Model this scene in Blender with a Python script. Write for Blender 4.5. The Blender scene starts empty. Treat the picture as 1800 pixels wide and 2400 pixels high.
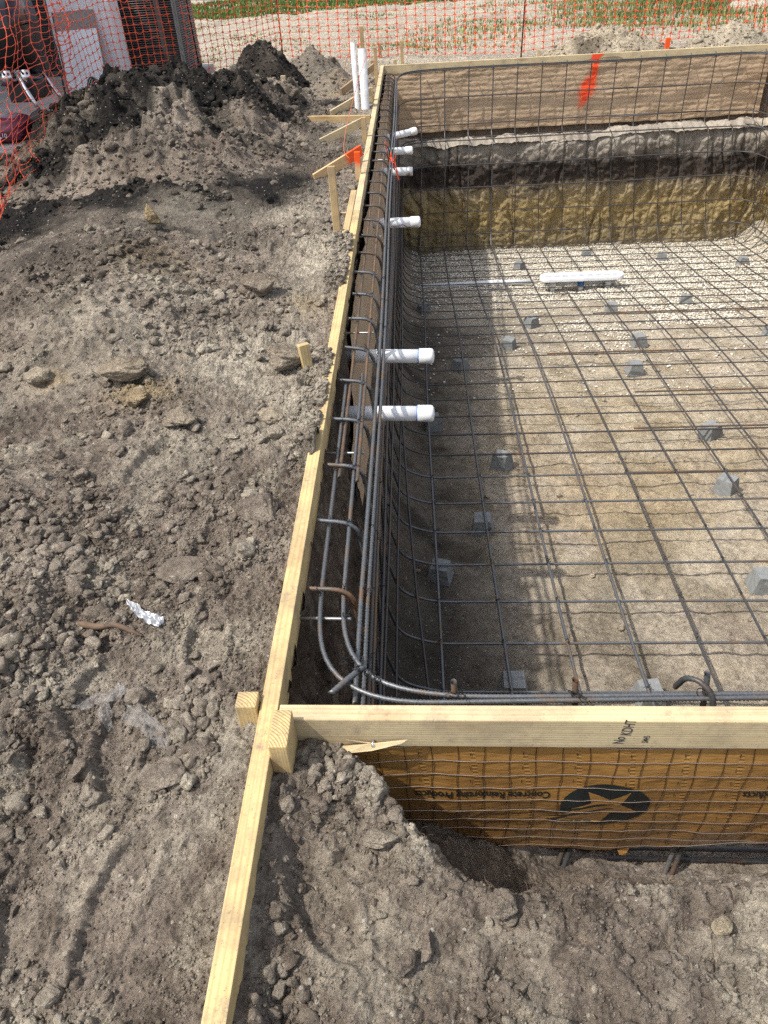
import bpy, bmesh, math
import numpy as np
from mathutils import Vector, Matrix
from math import radians as R, pi, sin, cos

S = bpy.context.scene
rng = np.random.default_rng(11)

# ------------------------------------------------------------------ camera, sky, sun, exposure
CAM_F, PITCH, YAW, ROLL = 1738.277, 0.663, 0.0619, -0.0626
fwd = Vector((-sin(YAW)*cos(PITCH), cos(YAW)*cos(PITCH), -sin(PITCH)))
r0 = Vector((cos(YAW), sin(YAW), 0)); u0 = r0.cross(fwd)
rt = r0*cos(ROLL) + u0*sin(ROLL); up = -r0*sin(ROLL) + u0*cos(ROLL)
cd = bpy.data.cameras.new('camera'); cam = bpy.data.objects.new('camera', cd); S.collection.objects.link(cam)
cam.matrix_world = Matrix(((rt.x, up.x, -fwd.x, .342), (rt.y, up.y, -fwd.y, -.924), (rt.z, up.z, -fwd.z, 1.253), (0, 0, 0, 1)))
cd.sensor_fit = 'VERTICAL'; cd.sensor_height = 24; cd.lens = CAM_F/2400*24; cd.clip_start = .05; cd.clip_end = 500
S.camera = cam

SUN = Vector((.59, .225, -1)).normalized()          # direction the light travels
w = bpy.data.worlds.new("World"); S.world = w; w.use_nodes = True
nt = w.node_tree; nt.nodes.clear()
out = nt.nodes.new('ShaderNodeOutputWorld'); bg = nt.nodes.new('ShaderNodeBackground'); sky = nt.nodes.new('ShaderNodeTexSky')
sky.sky_type = 'NISHITA'; sky.sun_disc = False
sky.sun_elevation = math.asin(-SUN.z); sky.sun_rotation = math.atan2(-SUN.x, -SUN.y)
sky.air_density = 1.0; sky.dust_density = 2.5
bg.inputs[1].default_value = .15
hsv = nt.nodes.new('ShaderNodeHueSaturation'); hsv.inputs['Saturation'].default_value = .5
nt.links.new(sky.outputs[0], hsv.inputs['Color']); nt.links.new(hsv.outputs[0], bg.inputs[0]); nt.links.new(bg.outputs[0], out.inputs[0])
sl = bpy.data.lights.new('sun', 'SUN'); sl.energy = 2.7; sl.angle = R(.8); sl.color = (1, .95, .87)
so = bpy.data.objects.new('sun', sl); S.collection.objects.link(so)
so.rotation_euler = SUN.to_track_quat('-Z', 'Y').to_euler(); so.location = (-3, -2, 6)
S.view_settings.view_transform = 'Standard'; S.view_settings.look = 'None'
S.view_settings.gamma = 1; S.view_settings.exposure = .72
S.cycles.max_bounces = 6; S.cycles.diffuse_bounces = 3; S.cycles.use_denoising = False

# ------------------------------------------------------------------ noise
def H2(ix, iy, s):
    h = (ix.astype(np.int64)*374761393 + iy.astype(np.int64)*668265263 + s*974634777) & 0xFFFFFFFF
    h = ((h ^ (h >> 13))*1274126177) & 0xFFFFFFFF
    h ^= h >> 16
    return (h & 0xFFFFFF).astype(np.float32)/16777215.0
def vnoise(x, y, s=0):
    x = np.asarray(x, np.float32); y = np.asarray(y, np.float32)
    ix = np.floor(x); iy = np.floor(y); fx = x-ix; fy = y-iy
    ux = fx*fx*fx*(fx*(fx*6-15)+10); uy = fy*fy*fy*(fy*(fy*6-15)+10)
    ix = ix.astype(np.int64); iy = iy.astype(np.int64)
    a, b, c, d = H2(ix, iy, s), H2(ix+1, iy, s), H2(ix, iy+1, s), H2(ix+1, iy+1, s)
    return (a+(b-a)*ux + (c-a)*uy + (a-b-c+d)*ux*uy)*2-1
def fbm(x, y, f, o=5, s=0, g=.5):
    t = 0; a = 1
    for k in range(o):
        cs, sn = cos(k*1.3+s), sin(k*1.3+s)
        t = t + a*vnoise((x*cs-y*sn)*f, (x*sn+y*cs)*f, s+k*17); a *= g; f *= 2.03
    return t
def billow(x, y, f, o=4, s=0, g=.55):
    t = 0; a = 1; n_ = 0
    for k in range(o):
        cs, sn = cos(k*1.1+s), sin(k*1.1+s)
        t = t+a*np.abs(vnoise((x*cs-y*sn)*f, (x*sn+y*cs)*f, s+k*13)); n_ += a*.36; a *= g; f *= 2.05
    return t/n_-1
def domes(x, y, size, s, pres=.6):
    """rounded lumps: one per jittered cell, height 0..1"""
    cs, sn = cos(s*.7), sin(s*.7)
    X = ((x*cs-y*sn)/size).astype(np.float32); Y = ((x*sn+y*cs)/size).astype(np.float32)
    ix = np.floor(X).astype(np.int64); iy = np.floor(Y).astype(np.int64)
    best = np.zeros(X.shape, np.float32)
    for dx in (-1, 0, 1):
        for dy in (-1, 0, 1):
            cx, cy = ix+dx, iy+dy
            jx = cx+.15+.7*H2(cx, cy, s); jy = cy+.15+.7*H2(cx, cy, s+1)
            r = .28+.42*H2(cx, cy, s+2)**1.5; on = H2(cx, cy, s+3) < pres
            e = 1+.5*(H2(cx, cy, s+4)-.5); th = H2(cx, cy, s+5)*6.28
            ax, ay = X-jx, Y-jy
            p, q = ax*np.cos(th)+ay*np.sin(th), -ax*np.sin(th)+ay*np.cos(th)
            d2 = (p*p*e+q*q/e)/(r*r)
            best = np.maximum(best, np.where(on, r*np.sqrt(np.maximum(0, 1-d2)), 0))
    return best*size
def sm(a, b, t):
    t = np.clip((t-a)/(b-a), 0, 1); return t*t*(3-2*t)
def gau(x, y, cx, cy, sx, sy, th=0):
    c, s_ = cos(th), sin(th); u = (x-cx)*c+(y-cy)*s_; v = -(x-cx)*s_+(y-cy)*c
    return np.exp(-(u/sx)**2-(v/sy)**2)

# ------------------------------------------------------------------ object helpers
def link(o, parent=None):
    S.collection.objects.link(o)
    if parent is not None: o.parent = parent
    return o
def tag(o, label=None, cat=None, group=None, kind=None):
    if label: o['label'] = label
    if cat: o['category'] = cat
    if group: o['group'] = group
    if kind: o['kind'] = kind
    return o
def thing(name, loc, label, cat, group=None):
    o = bpy.data.objects.new(name, None); o.location = loc; o.empty_display_size = .05
    link(o); return tag(o, label, cat, group)
def mesh(name, V, F, mat, parent=None, smooth=False, attrs=None, off=None):
    """V (n,3) world coordinates, F (m,3|4) int array or list of lists"""
    V = np.asarray(V, np.float32).reshape(-1, 3)
    if off is None and parent is not None:
        off = np.array(parent.location) if parent.parent is None else np.array(parent.parent.location)+np.array(parent.location)
    if off is not None: V = V-np.asarray(off, np.float32)
    me = bpy.data.meshes.new(name)
    if isinstance(F, np.ndarray):
        n = F.shape[1]; m = len(F)
        me.vertices.add(len(V)); me.vertices.foreach_set('co', V.ravel())
        me.loops.add(m*n); me.loops.foreach_set('vertex_index', F.astype(np.int32).ravel())
        me.polygons.add(m); me.polygons.foreach_set('loop_start', np.arange(0, m*n, n, dtype=np.int32))
        me.update(calc_edges=True); me.validate()
    else:
        me.from_pydata([tuple(v) for v in V.tolist()], [], [tuple(f) for f in F])
    if smooth: me.polygons.foreach_set('use_smooth', np.ones(len(me.polygons), bool))
    for k, a in (attrs or {}).items():
        a = np.asarray(a, np.float32)
        if a.ndim == 1:
            at = me.attributes.new(k, 'FLOAT', 'POINT'); at.data.foreach_set('value', a)
        else:
            at = me.attributes.new(k, 'FLOAT_COLOR', 'POINT')
            at.data.foreach_set('color', np.concatenate([a, np.ones((len(a), 1), np.float32)], 1).ravel())
    if mat: me.materials.append(mat)
    o = bpy.data.objects.new(name, me)
    if off is not None and parent is None: o.location = off
    return link(o, parent)
def merge(parts):
    Vs, Fs, n = [], [], 0
    for V, F in parts:
        Vs.append(np.asarray(V, np.float32)); Fs.append(np.asarray(F)+n); n += len(V)
    return np.concatenate(Vs), np.concatenate(Fs)
def gridF(nu, nv, mask=None):
    i = np.arange(nu*nv).reshape(nu, nv)
    F = np.stack([i[:-1, :-1], i[:-1, 1:], i[1:, 1:], i[1:, :-1]], -1)
    if mask is not None: F = F[mask]
    return F.reshape(-1, 4)
def compact(V, F, attrs):
    u = np.unique(F); m = np.full(len(V), -1, np.int64); m[u] = np.arange(len(u))
    return V[u], m[F], {k: a[u] for k, a in attrs.items()}
def tube(P, r, n=7, rib=None, pitch=.009, ribh=.0012, cap=True):
    P = np.asarray(P, float)
    if rib:
        d = np.r_[0, np.cumsum(np.linalg.norm(np.diff(P, axis=0), axis=1))]
        t = np.linspace(0, d[-1], max(4, int(d[-1]/(pitch/2))))
        P = np.stack([np.interp(t, d, P[:, k]) for k in range(3)], 1)
    T = np.gradient(P, axis=0); T /= np.linalg.norm(T, axis=1)[:, None]+1e-12
    a = np.array([0, 0, 1.]) if abs(T[0, 2]) < .9 else np.array([1., 0, 0])
    N = np.zeros_like(P); v = a
    for i in range(len(P)):
        v = v-T[i]*(v@T[i]); v = v/(np.linalg.norm(v)+1e-12); N[i] = v
    B = np.cross(T, N)
    rr = np.full(len(P), 1.0)*r if np.isscalar(r) else np.asarray(r)
    th = np.arange(n)/n*2*pi
    if rib:
        k = np.arange(len(P))
        ring = rr[:, None]+np.where((k[:, None] % 2) == 0, ribh, -ribh*.4)*np.ones(n)[None]
        ring[:, 0] = r+ribh; ring[:, n//2] = r+ribh          # the two long ribs
        sk = np.sin(th)*pitch*.35
    else:
        ring = rr[:, None]*np.ones(n); sk = np.zeros(n)
    V = P[:, None]+ring[..., None]*(np.cos(th)[None, :, None]*N[:, None]+np.sin(th)[None, :, None]*B[:, None])+sk[None, :, None]*T[:, None]
    m = len(P); i = np.arange(m*n).reshape(m, n); j = np.roll(i, -1, 1)
    F = np.stack([i[:-1], j[:-1], j[1:], i[1:]], -1).reshape(-1, 4)
    V = V.reshape(-1, 3)
    if cap:
        c0, c1 = len(V), len(V)+1; V = np.concatenate([V, P[:1], P[-1:]])
        e0 = np.stack([np.full(n, c0), j[0], i[0], np.full(n, c0)], -1); e1 = np.stack([np.full(n, c1), i[-1], j[-1], np.full(n, c1)], -1)
        q0 = np.stack([e0[::2, 0], j[0][::2], i[0][::2], np.roll(i[0], 1)[::2]], -1) if n % 2 == 0 else None
        if q0 is not None:
            q1 = np.stack([e1[::2, 0], np.roll(i[-1], 1)[::2], i[-1][::2], j[-1][::2]], -1); F = np.concatenate([F, q0, q1])
    return V, F
def arc_path(pts, rad, n=8):
    """poly-line with its corners rounded"""
    pts = [np.array(p, float) for p in pts]; o = [pts[0]]
    for a, b, c in zip(pts[:-2], pts[1:-1], pts[2:]):
        u = (a-b)/np.linalg.norm(a-b); v = (c-b)/np.linalg.norm(c-b)
        r = min(rad, np.linalg.norm(a-b)*.49, np.linalg.norm(c-b)*.49)
        p0, p1 = b+u*r, b+v*r
        for t in np.linspace(0, 1, n):
            o.append((1-t)**2*p0+2*t*(1-t)*b+t*t*p1)
    o.append(pts[-1]); return np.array(o)
def bm_obj(name, bm, mat, parent=None, M=None, smooth=False):
    me = bpy.data.meshes.new(name); bm.to_mesh(me); bm.free()
    if smooth: me.polygons.foreach_set('use_smooth', np.ones(len(me.polygons), bool))
    me.materials.append(mat); o = bpy.data.objects.new(name, me); link(o, parent)
    if M is not None:
        if parent is not None: M = Matrix.Translation(-(parent.location if parent.parent is None else parent.location+parent.parent.location)) @ M
        o.matrix_world = M if parent is None else o.matrix_world
        if parent is not None: o.matrix_basis = M
    return o
def boxbm(sx, sy, sz, bev=.002, seg=2, cuts=None):
    bm = bmesh.new(); bmesh.ops.create_cube(bm, size=1)
    bmesh.ops.scale(bm, vec=(sx, sy, sz), verts=bm.verts)
    if bev: bmesh.ops.bevel(bm, geom=bm.edges[:]+bm.verts[:], offset=bev, segments=seg, affect='EDGES', profile=.6)
    return bm
def frame(p0, p1, upv):
    p0, p1 = Vector(p0), Vector(p1); x = (p1-p0); L = x.length; x.normalize()
    z = Vector(upv); z = (z-x*z.dot(x)).normalized(); y = z.cross(x)
    c = (p0+p1)/2
    return Matrix(((x.x, y.x, z.x, c.x), (x.y, y.y, z.y, c.y), (x.z, y.z, z.z, c.z), (0, 0, 0, 1))), L
def board(name, p0, p1, wid, thk, upv, mat, parent=None, bev=.0025):
    """length p0-p1, thk along upv, wid across"""
    M, L = frame(p0, p1, upv)
    return bm_obj(name, boxbm(L, wid, thk, bev), mat, parent, M)

# ------------------------------------------------------------------ materials
def mat(name):
    m = bpy.data.materials.new(name); m.use_nodes = True
    return m, m.node_tree, m.node_tree.nodes['Principled BSDF']
def nd(t, ty, **k):
    n = t.nodes.new(ty)
    for a, b in k.items():
        if a == 'ins':
            for i, v in b.items(): n.inputs[i].default_value = v
        else: setattr(n, a, b)
    return n
def L(t, a, b): t.links.new(a, b)
def noise(t, co, scale, det=6, rough=.6, dist=0):
    n = nd(t, 'ShaderNodeTexNoise', ins={'Scale': scale, 'Detail': det, 'Roughness': rough, 'Distortion': dist})
    if co is not None: L(t, co, n.inputs['Vector'])
    return n.outputs['Fac']
def ramp(t, f, stops):
    n = nd(t, 'ShaderNodeValToRGB'); e = n.color_ramp.elements
    while len(e) < len(stops): e.new(.5)
    for el, (p, c) in zip(e, stops):
        el.position = p; el.color = (*c, 1) if len(c) == 3 else c
    L(t, f, n.inputs[0]); return n.outputs[0]
def mixc(t, f, a, b, mode='MIX'):
    n = nd(t, 'ShaderNodeMix', data_type='RGBA', blend_type=mode)
    for s, v in ((0, f), (6, a), (7, b)):
        if hasattr(v, 'is_linked'): L(t, v, n.inputs[s])
        else: n.inputs[s].default_value = v if s == 0 else (*v, 1)
    return n.outputs[2]
def mth(t, op, a, b=0, c=None, clamp=False):
    n = nd(t, 'ShaderNodeMath', operation=op, use_clamp=clamp)
    for s, v in ((0, a), (1, b), (2, c)):
        if v is None: continue
        if hasattr(v, 'is_linked'): L(t, v, n.inputs[s])
        else: n.inputs[s].default_value = v
    return n.outputs[0]
def bump(t, p, h, st=.5, d=.01, prev=None):
    n = nd(t, 'ShaderNodeBump', ins={'Strength': st, 'Distance': d}); L(t, h, n.inputs['Height'])
    if prev is not None: L(t, prev, n.inputs['Normal'])
    L(t, n.outputs[0], p.inputs['Normal']); return n.outputs[0]
def coord(t, kind='Object'): return nd(t, 'ShaderNodeTexCoord').outputs[kind]
def simple(name, col, rough=.6, metal=0, var=.15, scale=20, bmp=0, bs=200, spec=.5, coat=0):
    m, t, p = mat(name); co = coord(t)
    f = noise(t, co, scale)
    L(t, ramp(t, f, [(.3, [c*(1-var) for c in col]), (.7, [min(1, c*(1+var)) for c in col])]), p.inputs['Base Color'])
    p.inputs['Roughness'].default_value = rough; p.inputs['Metallic'].default_value = metal
    p.inputs['Specular IOR Level'].default_value = spec; p.inputs['Coat Weight'].default_value = coat
    if bmp: bump(t, p, noise(t, co, bs, 4), .6, bmp)
    return m

def soil_material(name, a, b, speck=.5):
    m, t, p = mat(name); co = coord(t)
    at = nd(t, 'ShaderNodeAttribute', attribute_name='mix'); sp = nd(t, 'ShaderNodeSeparateColor'); L(t, at.outputs['Color'], sp.inputs[0])
    n1 = noise(t, co, 3.5, 8, .65); n2 = noise(t, co, 28, 8, .7); n3 = noise(t, co, 170, 5, .75)
    c = ramp(t, n1, [(.38, a), (.62, b)])
    c = mixc(t, mth(t, 'MULTIPLY', sp.outputs[1], mth(t, 'ADD', mth(t, 'MULTIPLY', n2, 1.6), -.1, clamp=True), clamp=True), c, (.52, .465, .365))
    c = mixc(t, mth(t, 'MULTIPLY', sp.outputs[2], mth(t, 'ADD', n2, .35), clamp=True), c, (.40, .29, .14))
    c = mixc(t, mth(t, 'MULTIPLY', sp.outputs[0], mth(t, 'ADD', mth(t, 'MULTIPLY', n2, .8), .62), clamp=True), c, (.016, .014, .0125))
    v = ramp(t, n2, [(.3, (.62, .60, .58)), (.5, (1, 1, 1)), (.72, (1.32, 1.3, 1.26))])
    c = mixc(t, 1.0, c, v, 'MULTIPLY')
    v3 = ramp(t, n3, [(.3, (.66, .65, .64)), (.5, (1, 1, 1)), (.7, (1.34, 1.34, 1.32))])
    c = mixc(t, .6, c, v3, 'MULTIPLY')
    vo = nd(t, 'ShaderNodeTexVoronoi', ins={'Scale': 75.0}); L(t, co, vo.inputs['Vector'])
    sv = nd(t, 'ShaderNodeSeparateColor'); L(t, vo.outputs['Color'], sv.inputs[0])
    k = mth(t, 'MULTIPLY', mth(t, 'LESS_THAN', vo.outputs['Distance'], .26), mth(t, 'GREATER_THAN', sv.outputs[0], 1-.16*speck))
    c = mixc(t, mth(t, 'MULTIPLY', k, .6), c, (.58, .54, .46))
    L(t, c, p.inputs['Base Color'])
    p.inputs['Roughness'].default_value = .95; p.inputs['Specular IOR Level'].default_value = .2
    vb = nd(t, 'ShaderNodeTexVoronoi', ins={'Scale': 95.0, 'Randomness': 1.0}); wp = nd(t, 'ShaderNodeVectorMath', operation='MULTIPLY_ADD')
    nc = nd(t, 'ShaderNodeTexNoise', ins={'Scale': 60.0, 'Detail': 3}); L(t, co, nc.inputs['Vector']); L(t, nc.outputs['Color'], wp.inputs[0]); wp.inputs[1].default_value = (.012, .012, .012); L(t, co, wp.inputs[2])
    L(t, wp.outputs[0], vb.inputs['Vector'])
    vc = nd(t, 'ShaderNodeTexVoronoi', ins={'Scale': 38.0}); L(t, wp.outputs[0], vc.inputs['Vector'])
    h = mth(t, 'ADD', mth(t, 'MULTIPLY', n3, .6), noise(t, co, 420, 4, .7))
    b1 = bump(t, p, h, .9, .007)
    b2 = bump(t, p, mth(t, 'MULTIPLY', vb.outputs['Distance'], -1), .75, .008, b1)
    b3 = bump(t, p, mth(t, 'MULTIPLY', vc.outputs['Distance'], -1), .45, .014, b2)
    bump(t, p, n2, .7, .016, b3)
    return m
M_soil = soil_material('soil', (.172, .137, .107), (.300, .250, .202))
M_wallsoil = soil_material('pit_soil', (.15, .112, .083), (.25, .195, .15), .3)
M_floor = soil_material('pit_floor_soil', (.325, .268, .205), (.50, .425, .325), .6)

def wood_material(name, light, dark, stain=.5, orange=None):
    m, t, p = mat(name); co = coord(t)
    oi = nd(t, 'ShaderNodeObjectInfo')
    ad = nd(t, 'ShaderNodeVectorMath', operation='MULTIPLY_ADD'); L(t, oi.outputs['Random'], ad.inputs[0])
    ad.inputs[1].default_value = (3.1, .02, .015); L(t, co, ad.inputs[2])
    mp = nd(t, 'ShaderNodeMapping', ins={'Scale': (.9, 14, 14)}); L(t, ad.outputs[0], mp.inputs[0])
    wob = noise(t, mp.outputs[0], 1.2, 5, .55)
    sx = nd(t, 'ShaderNodeSeparateXYZ'); L(t, ad.outputs[0], sx.inputs[0])
    yy = mth(t, 'ADD', sx.outputs[1], .052); zz = mth(t, 'ADD', sx.outputs[2], .06)
    rr = mth(t, 'SQRT', mth(t, 'ADD', mth(t, 'MULTIPLY', yy, yy), mth(t, 'MULTIPLY', zz, zz)))
    rr = mth(t, 'ADD', rr, mth(t, 'MULTIPLY', wob, .014))
    ring = mth(t, 'SINE', mth(t, 'MULTIPLY', rr, 1050))
    f = ramp(t, mth(t, 'ADD', mth(t, 'MULTIPLY', ring, .5), .5), [(0, light), (.55, light), (1, dark)])
    nx = nd(t, 'ShaderNodeSeparateXYZ'); L(t, coord(t, 'Normal'), nx.inputs[0])
    endg = mth(t, 'GREATER_THAN', mth(t, 'ABSOLUTE', nx.outputs[0]), .8)
    f = mixc(t, mth(t, 'MULTIPLY', endg, ramp(t, mth(t, 'ADD', mth(t, 'MULTIPLY', ring, .5), .5), [(.35, (0, 0, 0)), (.9, (.85, .85, .85))])), f, [q*.62 for q in dark])
    mp2 = nd(t, 'ShaderNodeMapping', ins={'Scale': (4, 180, 180)}); L(t, ad.outputs[0], mp2.inputs[0])
    fib = noise(t, mp2.outputs[0], 1.0, 4, .6)
    f = mixc(t, .8, f, ramp(t, fib, [(.3, (.86, .84, .80)), (.6, (1.05, 1.05, 1.05))]), 'MULTIPLY')
    big = noise(t, co, 5, 6, .7)
    st = mth(t, 'MULTIPLY', ramp(t, big, [(.46, (0, 0, 0)), (.62, (1, 1, 1))]), stain)
    f = mixc(t, mth(t, 'MULTIPLY', st, mth(t, 'ADD', noise(t, co, 90, 4, .8), .12)), f, (.17, .13, .10))
    mud = mth(t, 'MULTIPLY', ramp(t, noise(t, ad.outputs[0], 11, 7, .72), [(.52, (0, 0, 0)), (.64, (1, 1, 1))]), ramp(t, noise(t, ad.outputs[0], 60, 5, .8), [(.40, (0, 0, 0)), (.60, (1, 1, 1))]))
    f = mixc(t, mth(t, 'MULTIPLY', mud, stain), f, (.25, .195, .145))
    sp = noise(t, co, 140, 3, .9)
    f = mixc(t, mth(t, 'MULTIPLY', ramp(t, sp, [(.60, (0, 0, 0)), (.66, (1, 1, 1))]), stain), f, (.2, .15, .11))
    vk = nd(t, 'ShaderNodeTexVoronoi', ins={'Scale': 1.0}); mk = nd(t, 'ShaderNodeMapping', ins={'Scale': (3.0, 13, 13)})
    L(t, ad.outputs[0], mk.inputs[0]); L(t, mk.outputs[0], vk.inputs['Vector'])
    f = mixc(t, mth(t, 'MULTIPLY', mth(t, 'SUBTRACT', 1, mth(t, 'MULTIPLY', vk.outputs['Distance'], 3.6), clamp=True), .75), f, (.27, .15, .07))
    if orange:
        so_ = nd(t, 'ShaderNodeSeparateXYZ'); L(t, co, so_.inputs[0])
        e = mth(t, 'ADD', so_.outputs[0], mth(t, 'MULTIPLY', noise(t, co, 25, 4), .06))
        f = mixc(t, mth(t, 'MULTIPLY', mth(t, 'SUBTRACT', e, orange), 30, clamp=True), f, (.85, .10, .02))
    L(t, f, p.inputs['Base Color']); p.inputs['Roughness'].default_value = .75; p.inputs['Specular IOR Level'].default_value = .25
    bump(t, p, mth(t, 'ADD', fib, mth(t, 'MULTIPLY', ring, .15)), .25, .0015)
    return m
M_wood = wood_material('pine', (.60, .455, .225), (.54, .385, .175), .75)
M_woodp = wood_material('pale_pine', (.60, .49, .30), (.54, .42, .235), .5)
M_woodt = wood_material('tan_pine', (.53, .385, .20), (.45, .30, .14), .6)
M_wooda = wood_material('aged_pine', (.42, .30, .18), (.33, .22, .12), .7)

def rebar_material(name, base, rust, amt, metal=.65):
    m, t, p = mat(name); co = coord(t)
    n1 = noise(t, co, 9, 6, .7); n2 = noise(t, co, 160, 3, .7)
    c = ramp(t, n2, [(.3, [x*.75 for x in base]), (.7, [x*1.35 for x in base])])
    k = ramp(t, n1, [(.62-amt*.4, (0, 0, 0)), (.72-amt*.3, (1, 1, 1))])
    L(t, mixc(t, k, c, rust), p.inputs['Base Color'])
    L(t, mth(t, 'MULTIPLY', mth(t, 'SUBTRACT', 1, k), metal), p.inputs['Metallic'])
    p.inputs['Roughness'].default_value = .48
    return m
M_bar = rebar_material('steel_bar', (.150, .158, .166), (.135, .085, .05), .24)
M_bard = rebar_material('dark_steel_bar', (.062, .064, .066), (.10, .058, .036), .3, .3)
M_pin = simple('form_pin_steel', (.30, .30, .30), .4, .5)
M_rust = rebar_material('rusty_bar', (.10, .082, .066), (.165, .088, .042), .45, .3)
M_wire = simple('black_wire', (.02, .02, .021), .5, .4)
M_pvc = simple('white_pvc', (.74, .75, .76), .3, 0, .09, 17)
M_pvcd = simple('dusty_pvc', (.56, .56, .56), .5, 0, .22, 25)
M_blue = simple('blue_primer', (.05, .17, .45), .4)
M_grey = simple('grey_pipe', (.07, .06, .055), .6)
M_con = simple('concrete', (.215, .225, .222), .85, 0, .16, 30, .003, 220)
M_slab = simple('slab_concrete', (.40, .385, .36), .9, 0, .15, 6, .004, 120)
M_patio = simple('patio_concrete', (.36, .34, .31), .9, 0, .18, 4, .003, 150)
M_stucco = simple('white_stucco', (.74, .75, .77), .9, 0, .06, 40, .006, 130)
M_net = simple('orange_plastic', (.80, .085, .022), .45, 0, .1, 5)
M_post = simple('dark_rod', (.035, .04, .04), .5, .4)
M_string = simple('orange_string', (.55, .14, .05), .6)
M_flag = simple('orange_tape', (.85, .08, .02), .5)
M_paint = simple('spray_orange', (.86, .07, .015), .6, 0, .12, 40)
M_black = simple('black_plastic', (.012, .012, .013), .4)
M_ink = simple('black_ink', (.016, .022, .022), .45)
M_inkb = simple('ink_stamp', (.05, .05, .055), .8)
M_steel = simple('chrome', (.7, .7, .7), .2, .95, .05)
M_acdark = simple('brown_grey_metal', (.085, .074, .068), .5, .2)
M_acgrey = simple('grey_metal', (.16, .155, .15), .5, .2)
M_foil = simple('silver_film', (.52, .52, .53), .22, .5, .15, 60, .004, 60)
M_twig = simple('brown_twig', (.13, .085, .055), .85, 0, .3, 60)
M_root = simple('pale_root', (.27, .205, .13), .85, 0, .3, 60)
M_rootd = simple('dark_root', (.09, .06, .04), .9, 0, .3, 60)
M_hose = simple('green_hose', (.02, .10, .09), .4)
M_marble = simple('marble_board', (.66, .68, .71), .3, 0, .12, 5)
M_strip = simple('grey_strip', (.22, .20, .185), .6, 0, .35, 60)
M_bag = simple('plum_bag', (.16, .03, .055), .3, 0, .35, 9)
M_bagt = simple('bag_print', (.62, .60, .62), .4)
M_drive = simple('driveway_concrete', (.52, .53, .56), .9, 0, .06, 2)
M_gum = simple('taupe_film', (.30, .27, .24), .25)

def film_material():
    m, t, p = mat('clear_film'); co = coord(t)
    p.inputs['Base Color'].default_value = (.40, .375, .35, 1); p.inputs['Roughness'].default_value = .22
    L(t, mth(t, 'ADD', mth(t, 'MULTIPLY', noise(t, co, 40, 4), .6), .02), p.inputs['Alpha'])
    bump(t, p, noise(t, co, 70, 5, .6, .6), .9, .008)
    return m
M_film = film_material()

def kraft_material():
    m, t, p = mat('coated_kraft'); co = coord(t)
    c = ramp(t, noise(t, co, 7, 6, .6), [(.3, (.285, .145, .040)), (.7, (.37, .200, .060))])
    L(t, c, p.inputs['Base Color']); p.inputs['Roughness'].default_value = .27
    p.inputs['Specular IOR Level'].default_value = .6
    mp = nd(t, 'ShaderNodeMapping', ins={'Scale': (1, 1, 3.5)}); L(t, co, mp.inputs[0])
    b1 = bump(t, p, noise(t, mp.outputs[0], 22, 5, .55, .4), .5, .006)
    sx = nd(t, 'ShaderNodeSeparateXYZ'); L(t, co, sx.inputs[0])
    ph = mth(t, 'FRACT', mth(t, 'MULTIPLY', mth(t, 'ADD', sx.outputs[0], mth(t, 'ADD', mth(t, 'MULTIPLY', sx.outputs[2], .12), .0525)), 1/.111))
    on = mth(t, 'LESS_THAN', mth(t, 'ABSOLUTE', mth(t, 'SUBTRACT', ph, .5)), .05)
    wv = mth(t, 'MULTIPLY', mth(t, 'ADD', mth(t, 'SINE', mth(t, 'MULTIPLY', sx.outputs[2], 520)), noise(t, co, 90, 3)), on)
    bump(t, p, wv, .30, .003, b1)
    return m
M_kraft = kraft_material()
def paper_material():
    m, t, p = mat('kraft_paper'); co = coord(t)
    c = ramp(t, noise(t, co, 3, 6, .6), [(.3, (.40, .285, .18)), (.7, (.48, .35, .225))])
    at = nd(t, 'ShaderNodeAttribute', attribute_name='paint')
    c = mixc(t, at.outputs['Fac'], c, (.88, .075, .012))
    L(t, c, p.inputs['Base Color']); p.inputs['Roughness'].default_value = .7
    mp = nd(t, 'ShaderNodeMapping', ins={'Scale': (1, 1, 2.2)}); L(t, co, mp.inputs[0])
    bump(t, p, noise(t, mp.outputs[0], 9, 7, .62, .7), .6, .02)
    return m
M_paper = paper_material()

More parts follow.
